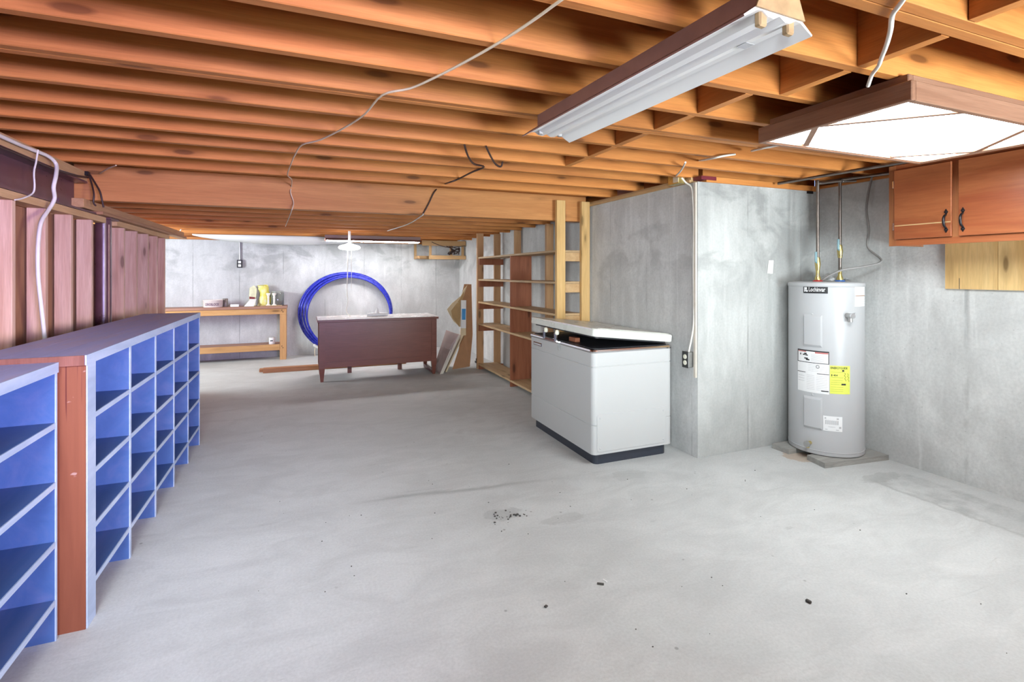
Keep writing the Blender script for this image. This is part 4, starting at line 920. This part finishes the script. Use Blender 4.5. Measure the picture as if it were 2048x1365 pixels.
bld(MB().lathe((-0.385, 8.605, ZT), [(0.088, 0.0), (0.092, 0.01), (0.092, 0.19), (0.080, 0.205), (0.078, 0.205), (0.088, 0.188), (0.088, 0.012), (0.0, 0.010)], 32), 'jar_body', M_JAR, jr)
bld(MB().lathe((-0.385, 8.605, ZT), [(0.081, 0.203), (0.083, 0.214), (0.076, 0.218), (0.0, 0.222)], 32), 'jar_lid', plain('dull_lid', (0.36, 0.37, 0.34), 0.3, 0.4), jr)
cn = thing('white_can', 'small white can with a dark label on the lower bench shelf', 'can', loc=(-0.455, 8.47, 0.232))
bld(MB().lathe((-0.455, 8.47, 0.232), [(0.042, 0), (0.043, 0.003), (0.043, 0.098), (0.040, 0.10), (0.0, 0.099)], 24), 'can_body', M_WHITE, cn)
bld(MB().box(-0.478, -0.440, 8.425, 8.43, 0.278, 0.292), 'can_label', M_INK, cn)

# ------------------------------------------------------------------ coil of blue pipe leaning on the back wall
bc = thing('blue_pipe_coil', 'large coil of bright blue plastic pipe leaning on the back wall', 'pipe coil', loc=(0.63, 8.62, 0))
for k, (dx, dz, rx, rz, yb) in enumerate(((0, 0, 0.715, 0.640, 8.655), (0.012, -0.004, 0.695, 0.632, 8.625), (0.045, 0.004, 0.685, 0.630, 8.68), (0.030, -0.012, 0.668, 0.610, 8.600), (0.062, -0.006, 0.655, 0.612, 8.650), (0.050, -0.02, 0.640, 0.595, 8.575))):
    pts = []
    for i in range(73):
        q = 2 * pi * i / 72; z = 0.668 + dz + rz * sin(q)
        pts.append((0.632 + dx * 0.8 + rx * cos(q), yb - 0.10 * max(0, (1.3 - z)) / 1.3, max(z, 0.02)))
    bld(MB().tube(pts, 0.0165, 10, True, False), 'loop', M_PIPEBLUE, bc)
tp = ony(632, 693, 8.55)
bld(MB().box(-0.045, 0.045, -0.04, 0.04, -0.022, 0.022, 0.01, Matrix.Translation(tp) @ Matrix.Rotation(radians(35), 4, 'Y')), 'tape_tie', M_TAPE, bc)
bld(MB().tube(smooth([tp, tp + Vector((-0.02, -0.04, -0.06)), tp + Vector((-0.015, -0.05, -0.15))], 4), 0.006, 6), 'tie_end', M_CABLEC, bc)

# ------------------------------------------------------------------ cardboard and boards leaning beside the desk
cbd = thing('cardboard_sheet', 'tall brown cardboard sheet with a curled flap leaning by the shelf unit', 'cardboard', loc=(2.05, 6.8, 0))
P0 = Vector((1.84, 6.67, 0)); P1_ = Vector((2.145, 6.70, 0)); 
top_r = onx(943, 569, 2.155); top_r = Vector((2.165, 6.80, 1.145)); top_l = Vector((2.045, 6.79, 1.145))
poly = [Vector((1.845, 6.64, 0.0)), Vector((2.10, 6.66, 0.02)), Vector((2.16, 6.72, 0.45)), Vector((2.168, 6.80, 1.145)), Vector((2.062, 6.80, 1.150)), Vector((2.015, 6.78, 0.98)), Vector((2.012, 6.76, 0.72)), Vector((2.012, 6.74, 0.47)), Vector((1.95, 6.70, 0.25))]
bld(MB().prism(poly, (0.004, 0.012, 0)), 'sheet', M_CARD, cbd)
fl = [ony(935, 570, 6.79), ony(925, 600, 6.77), ony(921, 640, 6.74), ony(921, 655, 6.73), ony(907, 643, 6.70), ony(896, 624, 6.66), ony(894, 619, 6.65), ony(904, 607, 6.68), ony(922, 592, 6.74), ony(928, 578, 6.78)]
mb = MB()
inner = [ony(929, 583, 6.765), ony(924, 606, 6.755), ony(920, 640, 6.735), ony(919, 655, 6.725), ony(905, 636, 6.69), ony(902, 622, 6.68), ony(914, 606, 6.72)]
bld(MB().prism(fl, (0.0, 0.004, 0)), 'curled_flap', M_CARDI, cbd)
bld(MB().prism([p + Vector((0, -0.004, 0)) for p in inner], (0.0, 0.003, 0)), 'flap_inside', plain('flap_brown', (0.50, 0.33, 0.16), 0.75), cbd)
a0, a1, a2, a3 = ony(922.5, 601, 6.70), ony(932.5, 601, 6.70), ony(932, 657, 6.66), ony(922, 657, 6.66)
lbx = bld(MB().prism([a0, a1, a2, a3], (0.0, 0.03, 0)), 'packing_strip', M_PAPER, cbd); lbx['label'] = 'white strip with a blue label'
bld(MB().prism([ony(924, 618, 6.684), ony(931.5, 618, 6.684), ony(931, 640, 6.668), ony(924, 640, 6.668)], (0, 0.006, 0)), 'blue_label', plain('label_blue', (0.06, 0.30, 0.65)), cbd)
bld(MB().prism([ony(922, 657, 6.66), ony(932, 657, 6.66), ony(932, 671, 6.65), ony(921, 672, 6.65)], (0, 0.03, 0)), 'strip_end', M_CARDI, cbd)
# leaning hardboard panels
def lean_panel(q, d, label, m, me):
    mb = MB().prism(q, d); o = mb.build('leaning_panel', [m, me])
    for i, p in enumerate(o.data.polygons): p.material_index = 0 if i < 2 else 1
    return tag(o, label, 'board', 'boards leaning beside the desk')
f0 = onz(879, 750); f1 = Vector((1.66, 6.90, 0.0))
q = [Vector((1.625, 6.40, 0.004)), Vector((1.625, 6.80, 0.004)), Vector((1.835, 6.92, 0.505)), Vector((1.925, 6.60, 0.475))]
lean_panel(q, (0.030, 0.004, -0.012), 'large pinkish hardboard panel with pale edges leaning beside the desk', M_HARD, M_HARDE)
q = [Vector((1.608, 6.375, 0.004)), Vector((1.606, 6.60, 0.004)), Vector((1.728, 6.66, 0.300)), Vector((1.775, 6.48, 0.295))]
lean_panel(q, (0.010, 0.001, -0.004), 'shorter pinkish hardboard panel in front of the larger leaning panel', M_HARD, M_HARDE)
q = [Vector((1.715, 6.50, 0.004)), Vector((1.715, 6.88, 0.004)), Vector((1.915, 6.96, 0.47)), Vector((1.985, 6.62, 0.46))]
lean_panel(q, (0.016, 0.002, -0.006), 'tan board leaning behind the pinkish panels', M_CARDI, M_CARDI)
sp = MB().box(-0.04, 0.04, -0.03, 0.03, 0, 0.03, 0.004).box(-0.03, 0.03, -0.02, 0.02, 0.03, 0.07, 0.01).build('dark_box', M_BLACK); sp.location = (2.33, 7.0, 0); tag(sp, 'small black box on the floor behind the cardboard', 'box')

# ------------------------------------------------------------------ bump-out frame on the back wall
bf = thing('duct_frame', 'boxed pine framing high on the back wall with loose black wires', 'framing', loc=(2.1, 8.5, 1.6))
W_FR = wood('frame_pine_x', (0.52, 0.30, 0.13), (0.68, 0.44, 0.22), 0, False); W_FRZ = wood('frame_pine_z', (0.52, 0.30, 0.13), (0.68, 0.44, 0.22), 2, False)
W_FRY = wood('frame_pine_y', (0.46, 0.25, 0.11), (0.60, 0.36, 0.17), 1, False)
yf = 8.30
pb(bf, 'rail', W_FR, 1.80, 2.545, yf, yf + 0.038, 1.76, 1.846); pb(bf, 'rail', W_FR, 1.93, 2.545, yf, yf + 0.038, 1.535, 1.60); pb(bf, 'rail', W_FR, 1.735, 1.93, YB - 0.12, YB - 0.08, 1.545, 1.60)
pb(bf, 'rail', W_FR, 1.77, 2.545, YB - 0.05, YB - 0.004, 1.545, 1.60)
for x, y0 in ((1.755, YB - 0.12), (1.945, yf), (2.33, yf + 0.10), (2.507, yf)): pb(bf, 'upright', W_FRZ, x - 0.019, x + 0.019, y0 + 0.039, y0 + 0.078, 1.54, 1.846)
for x in (1.755, 2.527): pb(bf, 'side_rail', W_FRY, x - 0.017, x + 0.017, yf + 0.08, YB - 0.125, 1.548, 1.59)
random.seed(11)
mb = MB()
for k in range(4):
    pts = [Vector((2.22 + 0.10 * random.random(), 8.36, 1.76))] + [Vector((2.25 + 0.22 * random.random(), 8.36 + 0.05 * random.random(), 1.60 + 0.12 * random.random())) for _ in range(4)] + [Vector((2.46, 8.40, 1.74))]
    mb.tube(smooth(pts, 5), 0.007, 6)
mb.tube(smooth([(1.95, 8.28, 1.82), (2.10, 8.27, 1.76), (2.28, 8.28, 1.735), (2.53, 8.29, 1.77)], 6), 0.006, 6)
bld(mb, 'loose_wire', M_CABLEB, bf)
# ------------------------------------------------------------------ outlets
def outlet(label, body, plate, sockets, cab=None):
    r = thing('outlet_box', label, 'outlet', loc=tuple(body[0]))
    return r
ob = thing('outlet_box', 'surface electrical outlet box on the concrete beside the freezer', 'outlet', loc=(2.53, 2.855, 0.69))
bld(MB().box(2.505, 2.553, 2.838, 2.895, 0.633, 0.742, 0.004), 'metal_box', M_GALV, ob); bld(MB().box(2.500, 2.505, 2.836, 2.897, 0.630, 0.745, 0.002), 'face_plate', M_BROWNP, ob)
for z in (0.666, 0.708): bld(MB().lathe((2.4985, 2.866, z), [(0.017, 0.003), (0.017, -0.001), (0.014, -0.002)], 16, True, 'x'), 'socket', M_IVORY, ob)
ob2 = thing('outlet_box', 'outlet box with conduit high on the back wall above the bench', 'outlet', loc=(-0.91, YB - 0.03, 1.44))
c = ony(479.5, 528, YB - 0.02)
bld(MB().box(c.x - 0.036, c.x + 0.036, YB - 0.045, YB - 0.001, c.z - 0.06, c.z + 0.06, 0.004), 'metal_box', M_BROWNP, ob2)
for dz in (-0.026, 0.026): bld(MB().box(c.x - 0.018, c.x + 0.020, YB - 0.050, YB - 0.044, c.z + dz - 0.018, c.z + dz + 0.018, 0.003), 'socket', M_PAPER, ob2)
bld(MB().tube([(c.x, YB - 0.02, c.z + 0.06), (c.x - 0.002, YB - 0.02, 1.80)], 0.010, 10), 'conduit', M_GALV, ob2)
# junction box above the freezer
jb = thing('junction_box', 'open metal junction box on the sill above the freezer', 'electrical box', loc=(2.5, 3.0, 1.97))
jc = onx(1357, 355, 2.50)
bld(MB().box(2.475, 2.53, 2.90, 3.02, 1.945, 2.045, 0.003), 'box_body', M_BRASS, jb); bld(MB().box(2.472, 2.475, 2.905, 2.96, 1.955, 2.04), 'cover', M_CABLEC, jb)

# ------------------------------------------------------------------ wires and cables
def wire(name, pts, r, mat, label, n=6, cat='cable', sm=4):
    o = MB().tube(smooth(pts, sm), r, n).build(name, mat); tag(o, label, cat); return o
Zw = 1.976
w1 = [onz(u, v, Zw) for u, v in ((1180, -40), (1122, 0), (1060, 45), (990, 90), (930, 124), (870, 155), (820, 177), (765, 190), (730, 228), (690, 255), (640, 280), (604, 290), (590, 310), (582, 328), (575, 350))] + [onz(583, 359, 1.985), ony(583, 372, 4.296), ony(581, 385, 4.298), ony(587, 405, 4.298), ony(583, 422, 4.298), onz(576, 440, 1.785), onz(571, 453, 1.82)]
wire('white_cable', w1, 0.0042, M_CABLEC, 'long cream cable strung diagonally across the joists to the header')
w1b = [onz(571, 453, 1.835), onz(545, 460, 1.84), onz(520, 464, 1.842)]
b1 = [onz(929, 290, 1.981), onz(936, 312, 1.955), onz(948, 328, 1.958), onz(968, 334, Zw)] 
b1 += [onz(945, 344, Zw), onz(915, 359, Zw), onz(899, 365, 1.966), ony(881, 372, 4.272)] + [ony(868, 385, 4.292), ony(857, 408, 4.298), ony(846, 428, 4.298)]
wire('dark_cable', b1, 0.006, M_CABLEB, 'dark brown cable looping under the joists and down the header')
wire('dark_cable', [onz(972, 293, 1.981), onz(981, 312, 1.955), onz(990, 327, 1.95), onz(998, 333, 1.95), onz(1003, 332, 1.955), onz(1005, 324, 1.975)], 0.006, M_CABLEB, 'short dark cable hook hanging below a joist')
wire('white_cable', [ony(846, 428, 4.30), onz(843, 432, 1.787), onz(815, 449, 1.832), onz(775, 462, 1.835)], 0.0055, M_CABLE, 'short white cable running back under the far joists')
wire('white_cable', [onz(1840, -50, Zw), onz(1803, 5, Zw), onz(1785, 30, Zw), onz(1781, 60, Zw - 0.005), onz(1773, 90, Zw - 0.01), onz(1762, 118, Zw - 0.01), onz(1757, 132, Zw - 0.01), onz(1745, 148, Zw - 0.01), onz(1740, 160, Zw - 0.015), onz(1736, 172, 1.952)], 0.0065, M_CABLE, 'thick white cable crossing the joists to the light box')
XW = XS + 0.02
w2 = [(-1.33, 1.6, 1.955), onx(0, 272, -1.345), onx(60, 298, -1.345), onx(95, 312, -1.335), onx(112, 328, -1.32), onx(112, 350, -1.30), onx(107, 375, -1.30), onx(109, 398, -1.31), onx(97, 420, -1.32), onx(82, 445, -1.32), onx(76, 490, -1.315), onx(76, 550, -1.315), onx(82, 610, -1.315), onx(88, 665, -1.315), onx(92, 720, -1.315), onx(94, 800, -1.315)]
wire('white_cable', w2, 0.010, M_CABLE, 'thick white cable bending off the steel beam and hanging down the studs', 8)
wire('white_cable', [onx(76, 300, -1.335), onx(72, 325, -1.335), onx(68, 345, -1.335), onx(69, 375, -1.335), onx(64, 388, -1.34), onx(45, 397, -1.345), onx(30, 400, -1.35)], 0.0045, M_CABLE, 'thin white wire hanging in front of the steel beam')
wire('dark_cable', [onx(-20, 286, -1.345), onx(40, 310, -1.345), onx(100, 335, -1.345), onx(150, 351, -1.345), onx(176, 355, -1.345)], 0.007, M_CABLEB, 'dark cable lying along the top of the steel beam')
wire('dark_cable', [ony(178, 350, 4.25), ony(184, 370, 4.22), ony(188, 390, 4.19), ony(187, 405, 4.19), ony(192, 412, 4.19)], 0.006, M_CABLEB, 'left of two dark wires hanging at the header end')
wire('dark_cable', [ony(180, 350, 4.25), ony(190, 366, 4.22), ony(200, 384, 4.19), ony(205, 405, 4.19), ony(207, 415, 4.19)], 0.006, M_CABLEB, 'right of two dark wires hanging at the header end')
tag(MB().box(-1.40, -1.34, 4.215, 4.255, 1.955, 1.984, 0.003).build('wire_clamp', M_IRON), 'small black wire clamp at the end of the steel beam', 'clamp')
wire('white_cable', [onz(1371, 325, Zw), onz(1363, 340, Zw), onz(1354, 350, Zw), (2.474, 2.93, 2.0)], 0.006, M_CABLE, 'short white cable entering the junction box from the joists')
wire('white_cable', [(2.50, 2.90, 1.985), onx(1372, 366, 2.53), onx(1383, 375, 2.545), onx(1386, 400, 2.545), onx(1388, 450, 2.545), onx(1387, 540, 2.545), onx(1388, 620, 2.545), onx(1386, 660, 2.54), (2.53, 2.862, 0.742)], 0.007, M_CABLE, 'white cable running down the concrete corner to the outlet box')
wire('white_cable', [onz(1396, 322, Zw + 0.06), onz(1420, 318, Zw), onz(1448, 312, Zw), onz(1470, 309, Zw + 0.03)], 0.006, M_CABLE, 'white cable passing under the joists above the concrete corner')
wire('white_cable', [onz(1503, 302, Zw + 0.04), onz(1520, 298, Zw), onz(1545, 293, Zw), onz(1570, 288, Zw)], 0.006, M_CABLE, 'white cable disappearing behind the light box')
wire('white_cable', [onz(200, 347, Zw), onz(215, 338, Zw), onz(232, 331, Zw)], 0.004, M_CABLEC, 'short thin cream wire under the joists near the left beam')
wire('white_cable', [onz(350, 470, 1.81), onz(358, 466, 1.83), onz(362, 459, 1.84)], 0.006, M_CABLE, 'stub of white cable at the far end of the girder')

# ------------------------------------------------------------------ bits on the floor
def chip(u, v, sx, sy, sz, rot, label, mat=M_DEBRIS):
    p = onz(u, v); o = MB().box(-sx, sx, -sy, sy, 0, sz, min(sx, sy, sz) * 0.3).build('debris_chip', mat); o.location = (p.x, p.y, 0); o.rotation_euler = (0, 0, rot)
    tag(o, label, 'debris', 'debris on the concrete floor')
chip(1617, 1206, 0.006, 0.010, 0.010, 0.2, 'dark square chip alone on the floor at lower right')
chip(1201, 1170, 0.014, 0.005, 0.006, -0.6, 'dark sliver beside a pale flake on the floor at centre')
chip(1210, 1163, 0.003, 0.012, 0.004, 0.3, 'pale flake beside the dark sliver on the floor', M_PAPER)
chip(1092, 1215, 0.007, 0.006, 0.006, 0.5, 'small dark pebble left of the lower centre of the floor')
chip(1034, 1031, 0.010, 0.006, 0.006, 0.3, 'largest dark crumb of the scattered spot at floor centre')
random.seed(5)
mb = MB()
for k in range(26):
    p = onz(1008, 1036); x = p.x + random.gauss(0, 0.055); y_ = p.y + random.gauss(0, 0.03); s_ = random.uniform(0.0015, 0.005)
    mb.box(x - s_, x + s_, y_ - s_, y_ + s_, 0, s_)
for k in range(60):
    x = random.uniform(-0.3, 3.2); y_ = random.uniform(0.9, 3.2); s_ = random.uniform(0.0012, 0.003)
    if x < 2.9 and not (1.6 < x and y_ > 2.7) : mb.box(x - s_, x + s_, y_ - s_ * 0.7, y_ + s_ * 0.7, 0, s_)
o = mb.build('floor_grit', M_DEBRIS); tag(o, 'fine dark grit scattered over the concrete floor', 'grit', kind='stuff')
